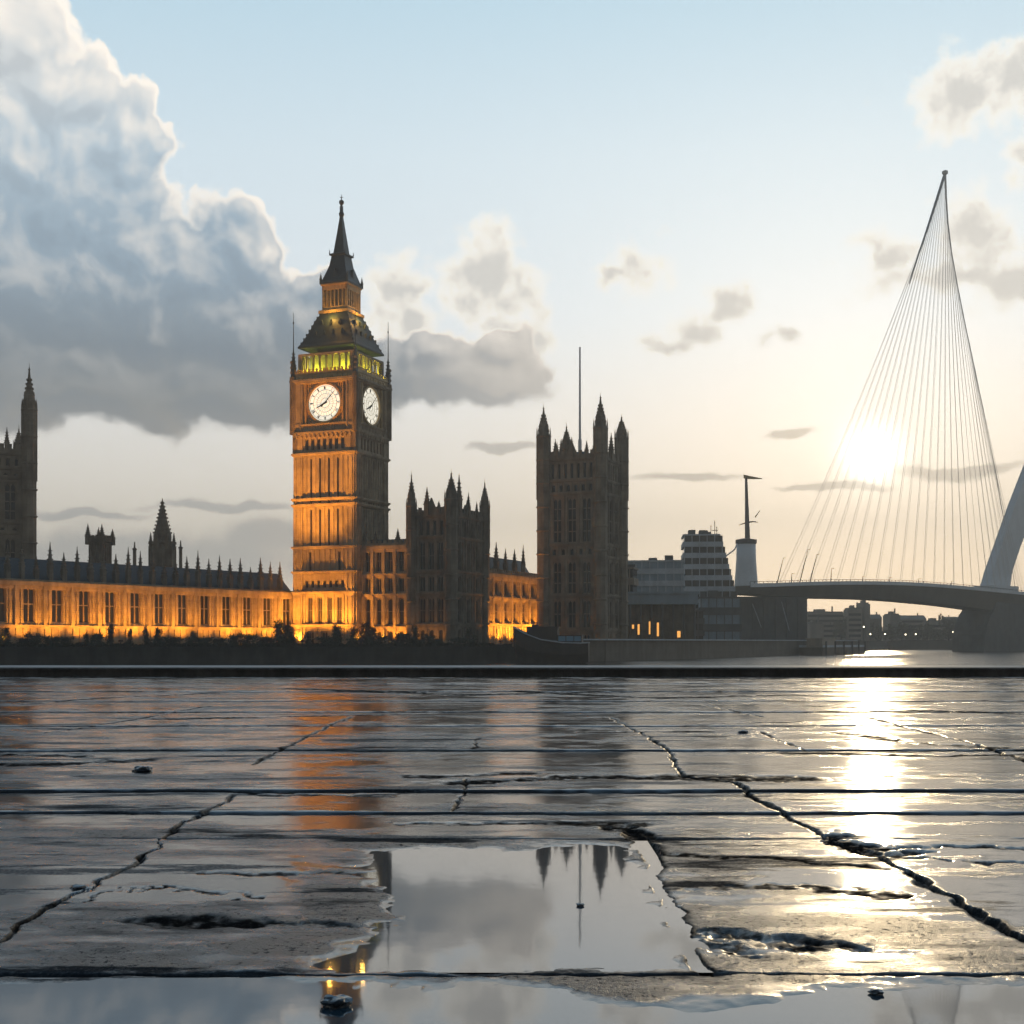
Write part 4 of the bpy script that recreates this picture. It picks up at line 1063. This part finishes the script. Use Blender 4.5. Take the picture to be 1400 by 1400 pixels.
slabs('annex', 'low dark stone annex joined to the foot of the square tower', 'building', 838, 872, 778, 885, 345, 8, R(-14), 5, STONE_T, GLASS, lit=((-.6, .82, 1.2, 3.2),))
slabs('dark_shed', 'dark long building behind the quay with warm lit windows', 'building', 868, 965, 836, 886, 356, 8, R(-6), 3, CONCD, GLASS, lit=((-2.0, .35, 1.6, 2.0), (-3.6, .35, .8, 2.6), (-.6, .25, 1.0, 2.2), (2.6, .12, 2.2, 1.0), (4.9, .15, .7, 1.0)))
def pavilion():
    Y = 330; t = thing('river_pavilion', 'flat roofed riverside pavilion with blue grey roof edge on slim columns', 'pavilion', (at(893, 0, Y).x, Y+4, GZ), R(-6)); w = 126/F*Y/2
    Z = lambda py: zz(py, Y)-GZ
    g = MB(); g.box(-w, w, -4, 4, Z(826), Z(812)); g.box(-w-.3, w+.3, -4.3, 4.3, Z(812)+.003, Z(809)); g.build('roof', CLAD, t)
    for i in range(9):
        x = -w+.8+i*(2*w-1.6)/8
        for y in (-3.4, 3.4): g = MB(); g.lathe(x, y, [(.3, -.2), (.26, Z(826)-.003)], 8); g.build('column', CONCD, t)
    g = MB(); g.box(-w+1, w-1, -1.5, 3, -.2, Z(826)-.01); g.build('wall', STONE_D, t)
    for x, z, a, b in ((-3, 4.2, .9, 2.6), (-4.6, 4.9, .5, 1.0), (-.4, 4.6, .5, 3.2), (1.6, 4.2, .5, 3.4), (6.8, 3.0, .8, 1.6)):
        g = MB(); g.box(x-a/2, x+a/2, -1.56, -1.48, z-b/2, z+b/2); g.build('lit_window', LITWIN, t)
pavilion()
def lamp_post(px, py, Y, label, gz=None, hgt=4.5, m=LAMPM, group='riverside lamps', bulb=.3):
    c = at(px, py, Y); t = thing('street_lamp', label, 'street lamp', (c.x, c.y, gz if gz is not None else c.z-hgt), 0, group)
    h = c.z-t.location.z
    g = MB(); g.tube([(0, 0, -.1), (0, 0, h-bulb)], [.12, .06], 6); g.lathe(0, 0, [(.25, -.1), (.2, .5), (.1, .6)], 6); g.build('post', IRON, t)
    g = MB(); g.lathe(0, 0, [(bulb*.4, h-bulb), (bulb, h-bulb*.3), (bulb, h+bulb*.3), (bulb*.3, h+bulb)], 8); g.build('lantern', m, t)
for px, py, Y, lb in ((850, 884, 300, 'lit riverside lamp at the foot of the square tower'), (906, 861, 352, 'lit lamp before the dark shed'), (926, 872, 350, 'left lamp of the lit pair on the quay'),
                      (935, 872, 350, 'right lamp of the lit pair on the quay'), (1004, 872, 420, 'small warm lamp by the bridge abutment'), (921, 820, 360, 'small warm lamp above the pavilion roof edge')):
    lamp_post(px, py, Y, lb, GZ if Y > 310 else GZ)
# quay pontoon with pale hut
t = thing('pontoon', 'long low brown pontoon with a pale rail lying off the quay', 'pontoon', (104.5, 430.5, WZ), R(63.3))
# ================================================================== BRIDGE
BA = Vector((at(1003, 0, 490).x, 490)); BB = Vector((at(1345, 0, 600).x, 600)); bd = BB-BA; BL = bd.length; bd.normalize(); bn = Vector((bd.y, -bd.x))   # bn towards camera side
brot = math.atan2(bd.y, bd.x)
br = thing('cable_stayed_bridge', 'long cable stayed bridge with white leaning pylon crossing the river', 'bridge', (BA.x, BA.y, WZ), brot)
def bloc(px, s=None):     # distance along the deck for a photo column
    t_ = (px-700)/F; return (t_*BA.y-BA.x)/(bd.x-t_*bd.y)
def bz(px, py): s = bloc(px); return zz(py, BA.y+bd.y*s)-WZ
topk = [(1003, 799), (1050, 797), (1100, 795.5), (1150, 795), (1200, 795.5), (1250, 798), (1300, 802), (1350, 807), (1400, 812), (1500, 826), (1620, 842)]
botk = [(1003, 812), (1050, 815), (1100, 818), (1150, 818.5), (1200, 820), (1250, 824), (1300, 829), (1340, 835), (1400, 842), (1500, 850), (1620, 858)]
st_ = [bloc(p_) for p_, _ in topk]; zt_ = [bz(*q) for q in topk]; sb_ = [bloc(p_) for p_, _ in botk]; zb_ = [bz(*q) for q in botk]
ss = np.linspace(0, st_[-1], 60); tz = np.interp(ss, st_, zt_); bzz = np.interp(ss, sb_, zb_)
tz = np.convolve(np.pad(tz, 2, 'edge'), np.ones(5)/5, 'valid'); bzz = np.convolve(np.pad(bzz, 2, 'edge'), np.ones(5)/5, 'valid')
HWD = 8.0
g = MB(); g.loft([[(s, -HWD+2, b_), (s, HWD-2, b_), (s, HWD, a-1.6), (s, HWD, a-.9), (s, -HWD, a-.9), (s, -HWD, a-1.6)] for s, a, b_ in zip(ss, tz, bzz)]); g.build('deck', DECKM, br)
g = MB(); g.loft([[(s, -HWD-.35, a-1.5), (s, -HWD-.003, a-1.5), (s, -HWD-.003, a-.1), (s, -HWD-.35, a-.1)] for s, a in zip(ss, tz)]); g.build('fascia', WHITE, br)
g = MB(); g.tube([(s, -HWD+.2, a+.55) for s, a in zip(ss, tz)], .09, 5)
for s, a in zip(np.linspace(0, st_[-1], 150), np.interp(np.linspace(0, st_[-1], 150), ss, tz)): g.box(s-.08, s+.08, -HWD+.12, -HWD+.28, a-.9, a+.55)
g.build('railing', DARKM, br)
# pier, flared towards the water
Zp = lambda py: zz(py, 603)-WZ
sL = lambda px: bloc(px)
g = MB()
g.loft([[(sL(a), -7, z), (sL(1560), -7, z), (sL(1560), 9, z), (sL(a), 9, z)] for a, z in ((1326, -1.0), (1327, Zp(868)), (1329, Zp(858)), (1334, Zp(845)), (1341, Zp(832)), (1343, Zp(822)))])
g.build('pier', CONCD, br)
# leaning white pylon with a socle
def bpt(px, py, n=0.0):
    s = bloc(px); return (s, n, bz(px, py))
g = MB()
pyl = [(1345, 1374, 806), (1352, 1378, 780), (1364, 1390, 745), (1383, 1411, 690), (1400, 1430, 645), (1432, 1458, 565), (1468, 1488, 470), (1500, 1514, 385)]
g.loft([[(bloc(a), -2.4*(1-k_*.08), bz(a, y)), (bloc(b_), -2.4*(1-k_*.08), bz(a, y)), (bloc(b_), 2.4*(1-k_*.08), bz(a, y)), (bloc(a), 2.4*(1-k_*.08), bz(a, y))] for k_, (a, b_, y) in enumerate(pyl)])
g.build('pylon', WHITE, br)
g = MB(); g.box(bloc(1342), bloc(1376), -6, 4, bz(1350, 808), bz(1350, 801)); g.build('pylon_socle', WHITE, br)
# slender curved mast that gathers the stays
head = bpt(1292, 238); curve = [(1292, 236), (1293.5, 270), (1296, 305), (1301, 345), (1310, 395), (1321, 450), (1334, 510), (1348, 580), (1362, 650), (1374, 720), (1386, 790), (1389, 812)]
cp = [bpt(*q) for q in curve]
g = MB(); g.tube(cp, [.55, .4, .3, .24, .2, .17, .15, .15, .15, .15, .16, .18], 8); g.lathe(cp[0][0], cp[0][1], [(.5, cp[0][2]-1), (1.3, cp[0][2]-.5), (1.3, cp[0][2]+.6), (.4, cp[0][2]+1)], 8); g.build('mast', mat('mast_steel', (.75, .74, .72), .5), br)
g = MB(); g.tube([bpt(1291, 240), bpt(1281, 272), bpt(1266, 318), bpt(1250, 365), bpt(1243, 388)], [.6, .6, .45, .3, .15], 8); g.build('stay_socket', mat('socket_steel', (.35, .36, .38), .5), br)
NS = 52
cs_ = np.cumsum([0]+[math.dist(cp[i], cp[i+1]) for i in range(len(cp)-1)])
for i in range(NS):
    f_ = i/(NS-1)
    bx = 1046+ (1384-1046)*(1-(1-f_)**1.55)
    # top anchors creep along the upper left bundle, then down the mast
    if f_ < .45: ta = f_/.45; top_ = np.array(bpt(1291-26*(1-ta)**1.2, 240+80*(1-ta)**1.2))
    else:
        d_ = cs_[-1]*.42*((f_-.45)/.55)**1.1; top_ = np.array([np.interp(d_, cs_, [q[j] for q in cp]) for j in range(3)])
    s0 = bloc(bx); base = np.array([s0, -6.5+ (2.0 if i % 2 else 0), np.interp(s0, ss, tz)-.4])
    pts_ = []
    for q in np.linspace(0, 1, 7):
        p_ = base*(1-q)+top_*q; p_[2] -= 4*q*(1-q)*3.0*(1-f_*.6); pts_.append(tuple(p_))
    g = MB(); g.tube(pts_, .082 if i % 2 == 0 else .062, 4); g.build('stay_cable', CABLE, br)
# bridge deck lamps
for i, (px, h) in enumerate(((1046, 40), (1066, 16), (1077, 52), (1091, 44), (1120, 22), (1163, 10), (1200, 9), (1240, 9), (1285, 9))):
    s = bloc(px); w_ = BA+bd*s; z = WZ+np.interp(s, ss, tz)-.9; H_ = h/F*w_.y*.9
    t2 = thing('bridge_lamp', 'slim dark lamp post on the bridge deck, %s from the left end' % ORD[i], 'lamp post', (w_.x+bn.x*5.5, w_.y+bn.y*5.5, z), 0, 'lamp posts on the bridge')
    g = MB(); lean = .25 if h > 30 else .05
    g.tube([(0, 0, 0), (H_*lean*.6, 0, H_*.6), (H_*lean, 0, H_)], [.22, .16, .09], 6); g.build('post', DARKM, t2)
    g = MB(); g.loft([[(H_*lean-.1, -.15, H_), (H_*lean-.1, .15, H_), (H_*lean-.1, .12, H_+.18), (H_*lean-.1, -.12, H_+.18)], [(H_*lean+1.0, -.15, H_+.15), (H_*lean+1.0, .15, H_+.15), (H_*lean+1.0, .12, H_+.3), (H_*lean+1.0, -.12, H_+.3)]]); g.build('lamp_head', DARKM, t2)
# white bridge tower with mast
def bridge_tower():
    Y = 486; c = at(1028, 0, Y); t = thing('bridge_tower', 'squat white round tower with a tall mast and side arm at the bridge end', 'tower', (c.x, c.y+12, GZ), 0)
    Y = 498; Z = lambda py: zz(py, Y)-GZ
    g = MB(); g.lathe(0, 0, [(4.4, Z(803)), (4.4, Z(800)), (4.1, Z(785)), (3.7, Z(765)), (3.6, Z(744))], 20); g.build('drum', WHITE, t, True)
    g = MB(); g.lathe(0, 0, [(3.4, Z(744)), (4.0, Z(743)), (4.0, Z(738)), (1.2, Z(736))], 20); g.build('cap', DARKM, t)
    g = MB(); g.tube([(.5, 0, Z(737)), (.3, 0, Z(700)), (0, 0, Z(652))], [1.0, .75, .45], 10); g.build('mast', CONCD, t)
    g = MB(); g.loft([[(-.9, -.4, Z(654)), (-.9, .4, Z(654)), (-.9, .4, Z(649)), (-.9, -.4, Z(649))], [(1.5, -.35, Z(655)), (1.5, .35, Z(655)), (1.5, .35, Z(651)), (1.5, -.35, Z(651))], [(6, -.1, Z(655)), (6, .1, Z(655)), (6, .1, Z(654)), (6, -.1, Z(654))]]); g.build('top_arm', GOLD, t)
    g = MB(); g.tube([(-2.8, 0, Z(718)), (.3, 0, Z(714.5)), (2.5, 0, Z(713)), (4.6, 0, Z(714))], [.1, .35, .3, .08], 6); g.tube([(3.4, 0, Z(707)), (5.2, 0, Z(698))], [.25, .12], 6); g.build('crossarm', DARKM, t)
    g = MB(); g.tube([(-3.3, -1, Z(742)), (-4.8, -3, Z(752)), (-12, -3, Z(772)), (-18, -3, Z(790)), (-24, -2, Z(797)), (-30, -1, Z(800))], .28, 6); g.build('handrail_tube', WHITE, t)
bridge_tower()
t3 = thing('bridge_abutment', 'dark concrete abutment block carrying the left end of the bridge', 'abutment', (at(1057, 0, 498).x, 506, GZ), R(10))
Z = lambda py: zz(py, 500)-GZ
g = MB(); g.box(-14.5, 12.5, -7, 8, -.2, Z(818)); g.box(-14.8, 12.9, -7.3, 8.3, Z(818)+.003, Z(816)); g.build('wall', CONCD, t3)
for x in (-9, -4.5, 0, 4.5, 9): g = MB(); g.box(x-.35, x+.35, -7.5, -6.98, -.2, Z(819)); g.build('rib', CONCD, t3)
g = MB(); g.tube([(-9.5, -7.8, Z(826)), (-6, -7.8, Z(858))], .15, 5); g.tube([(2, -7.8, Z(823)), (5, -7.8, Z(862))], .15, 5); g.build('pipe', CONC, t3)
# the pontoon (length along local x)
Lp = 30
g = MB(); g.loft([[(x, -3.4, -.6), (x, 3.4, -.6), (x, 3.6, 2.4), (x, -3.6, 2.4)] for x in (-Lp, -10, 10, Lp-.001)]); g.build('hull', mat('pontoon_timber', (.17, .13, .09), .7, var=.3, vscale=.3), t)
g = MB(); g.box(-Lp, Lp, -3.7, -3.5, 2.403, 3.1); g.box(-Lp, Lp, 3.5, 3.7, 2.403, 3.1); g.build('rail', CONC, t)
g = MB(); g.box(-26, -8, -2.4, 2.4, 2.403, 5.0); g.box(-26.4, -7.6, -2.7, 2.7, 5.003, 5.2); g.build('hut', mat('hut_paint', (.40, .32, .24), .6, var=.2, vscale=.5), t)
for x in (-28, -16, -4, 8, 18, 28):
    g = MB(); g.tube([(x, -4.1, -1), (x, -4.1, 4.3)], .28, 8); g.build('mooring_pile', DARKM, t)

# ---------------------------------------------------------------- far bank
far = [(1104, 1122, 853, 690, 'low grey hut at the near end of the far bank'), (1098, 1150, 838, 800, 'pale flat roofed block furthest left under the bridge'),
       (1156, 1176, 833, 760, 'hazy tower block with stepped roof under the bridge'), (1176, 1184, 826, 765, 'slim hazy stair tower beside the stepped block'),
       (1184, 1202, 846, 780, 'low hazy house right of the slim stair tower'), (1212, 1226, 841, 800, 'hazy round-shouldered block in mid bank'),
       (1228, 1262, 847, 820, 'long hazy terrace with even roof in mid bank'), (1263, 1290, 850, 810, 'hazy long block under the rising deck'),
       (1291, 1318, 849, 815, 'hazy block with chimney spikes near the pier'), (1319, 1345, 854, 800, 'low hazy block half behind the bridge pier'),
       (1352, 1420, 850, 830, 'wide hazy block beyond the bridge pier')]
for i, (a, b_, yt, Y, lb) in enumerate(far):
    w = (b_-a)/F*Y/2; h = zz(yt, Y)-GZ
    t = thing('far_building', lb, 'building', (at((a+b_)/2, 0, Y).x, Y, GZ), R(random.uniform(-6, 6)), 'buildings on the far bank')
    g = MB(); g.box(-w, w, -7, 7, -.2, h)
    for q in range(int(h/3)): g.box(-w-.1, w+.1, -7.15, 7.15, 3*q+2.7, 3*q+2.95)
    g.build('wall', FARB, t)
    r = MB()
    if i in (4, 6, 8, 9): r.loft([[(x, -7.4, h), (x, 7.4, h), (x, 0, h+2.6)] for x in (-w-.3, w+.3)])
    else: r.box(-w+.5, w-.5, -6, 6, h+.003, h+.8); r.box(-w*.4, w*.1, -3, 3, h+.8, h+2.2)
    r.build('roof', FARR, t)
    g = MB(); g.box(w*.5, w*.5+.7, -.5, .5, h+.2, h+4); g.build('chimney', FARR, t)
    if w > 4:
        for zq in range(int(h/3)): g = MB(); g.box(-w+.8, w-.8, -7.05, -6.95, 3*zq+1, 3*zq+2.4); g.build('window_strip', GLASS, t)
for i, (px, py) in enumerate(((1190, 867), (1210, 867), (1238, 867.5), (1252, 867), (1303, 864), (1181, 857))):
    lamp_post(px, py, 742, 'tiny bright lamp on the far bank, %s from the left' % ORD[i if i < 5 else 5], GZ, m=LAMPW, group='lamps on the far bank', bulb=.38)
# far trees
v, f = [], []
def tree_mesh(seed, h, r):
    rnd = random.Random(seed); vv = []; ff = []
    cl = [(rnd.gauss(0, .4), rnd.gauss(0, .4), rnd.uniform(.35, 1)) for _ in range(16)]
    for i in range(900):
        a_, b2, c2 = rnd.choice(cl); w = 1-.5*abs(c2-.6)
        p = Vector(((a_+rnd.gauss(0, .16))*r*w, (b2+rnd.gauss(0, .16))*r*w, (c2+rnd.gauss(0, .07))*h)); s = rnd.uniform(.3, .7)
        a = Vector((rnd.gauss(0, 1), rnd.gauss(0, 1), rnd.gauss(0, 1))).normalized(); b3 = a.cross(Vector((rnd.gauss(0, 1), rnd.gauss(0, 1), rnd.gauss(0, 1)))).normalized()
        k = len(vv); vv += [tuple(p-a*s), tuple(p+b3*s*.6), tuple(p+a*s), tuple(p-b3*s*.6)]; ff.append((k, k+1, k+2, k+3))
    m_ = bpy.data.meshes.new('crown'); m_.from_pydata(vv, [], ff); m_.materials.append(LEAF2)
    tb = MB(); tb.tube([(0, 0, -.2), (.1, 0, h*.35), (0, .1, h*.75)], [.45, .3, .1], 6)
    for q in range(4): a = q*1.6+seed; tb.tube([(.1, 0, h*.35), (math.cos(a)*r*.5, math.sin(a)*r*.5, h*.7)], [.2, .06], 5)
    o_ = tb.build('trunk', BARK); d_ = o_.data; bpy.data.objects.remove(o_); return m_, d_
tp = [tree_mesh(1, 9, 5), tree_mesh(2, 12, 4.5), tree_mesh(3, 8, 6)]
tpx = [1108, 1150, 1163, 1189, 1200, 1208, 1219, 1233, 1243, 1256, 1268, 1277, 1288, 1297, 1309, 1320, 1331]
for i, px in enumerate(tpx):
    Y = random.uniform(752, 775); k = i % 3
    t = thing('bank_tree', 'hazy %s tree on the far bank, %s from the left' % (('broad', 'tall', 'low spreading')[k], ORD[i]), 'tree', (at(px, 0, Y).x, Y, GZ), random.uniform(0, 6), 'trees on the far bank')
    s = random.uniform(.75, 1.15); t.scale = (s, s, s*1.1)
    for nm_, md in (('crown', tp[k][0]), ('trunk', tp[k][1])): o = bpy.data.objects.new(nm_, md); col.objects.link(o); o.parent = t
# rolling ground far behind
g = MB(); xs_ = np.linspace(-1750, 1750, 70)
hh_ = [GZ+9+6*mnoise.noise(Vector((x*.0016, 1, 0)))+3*mnoise.noise(Vector((x*.006, 2, 0))) for x in xs_]
g.loft([[(x, 1500, GZ-.5), (x, 1750, h_), (x, 2000, h_+3), (x, 2380, GZ-.5)] for x, h_ in zip(xs_, hh_)]); tag(g.build('hills', FARR), kind='structure')

# ---------------------------------------------------------------- loose stones on the pavement
chips = [(195, 1056, .060, 'small square black stone chip on the wet paving at the left'), (108, 1219, .030, 'rounded dark stone beside the left crack'),
         (1198, 1361, .016, 'tiny dark pebble by the puddle at lower right'), (1016, 1003, .045, 'small dark stone chip beyond the middle crack'),
         (793, 1240, .012, 'tiny dark chip standing in the big puddle'), (460, 1376, .035, 'large dark stone in the puddle at the bottom edge')]
for px, py, s, lb in chips:
    x, y = gp(px, py); bm = bmesh.new(); bmesh.ops.create_icosphere(bm, subdivisions=3, radius=1)
    for v_ in bm.verts:
        n_ = mnoise.noise(v_.co*1.7+Vector((px, 0, 0))); v_.co = Vector((v_.co.x*1.1, v_.co.y, v_.co.z*.5))*(1+.45*n_)*s
    m_ = bpy.data.meshes.new('stone_chip'); bm.to_mesh(m_); bm.free(); m_.materials.append(PAVE)
    o = bpy.data.objects.new('stone_chip', m_); col.objects.link(o); o.location = (x, y, .006+s*.15); tag(o, lb, 'stone')

# ---------------------------------------------------------------- haze
g = MB(); g.box(-2000, 2000, -60, 2550, WZ-1.6, 235)
hz = bpy.data.materials.new('evening_haze'); hz.use_nodes = True; hz.node_tree.nodes.clear(); Hn_ = N(hz.node_tree)
pv = Hn_.new('ShaderNodeVolumePrincipled'); pv.inputs['Color'].default_value = (.98, .94, .87, 1); pv.inputs['Density'].default_value = .0005; pv.inputs['Anisotropy'].default_value = .3
oo = Hn_.new('ShaderNodeOutputMaterial'); hz.node_tree.links.new(pv.outputs[0], oo.inputs['Volume'])
ho = g.build('haze', hz); tag(ho, kind='stuff', label='thin warm evening haze over the river and city', cat='haze')
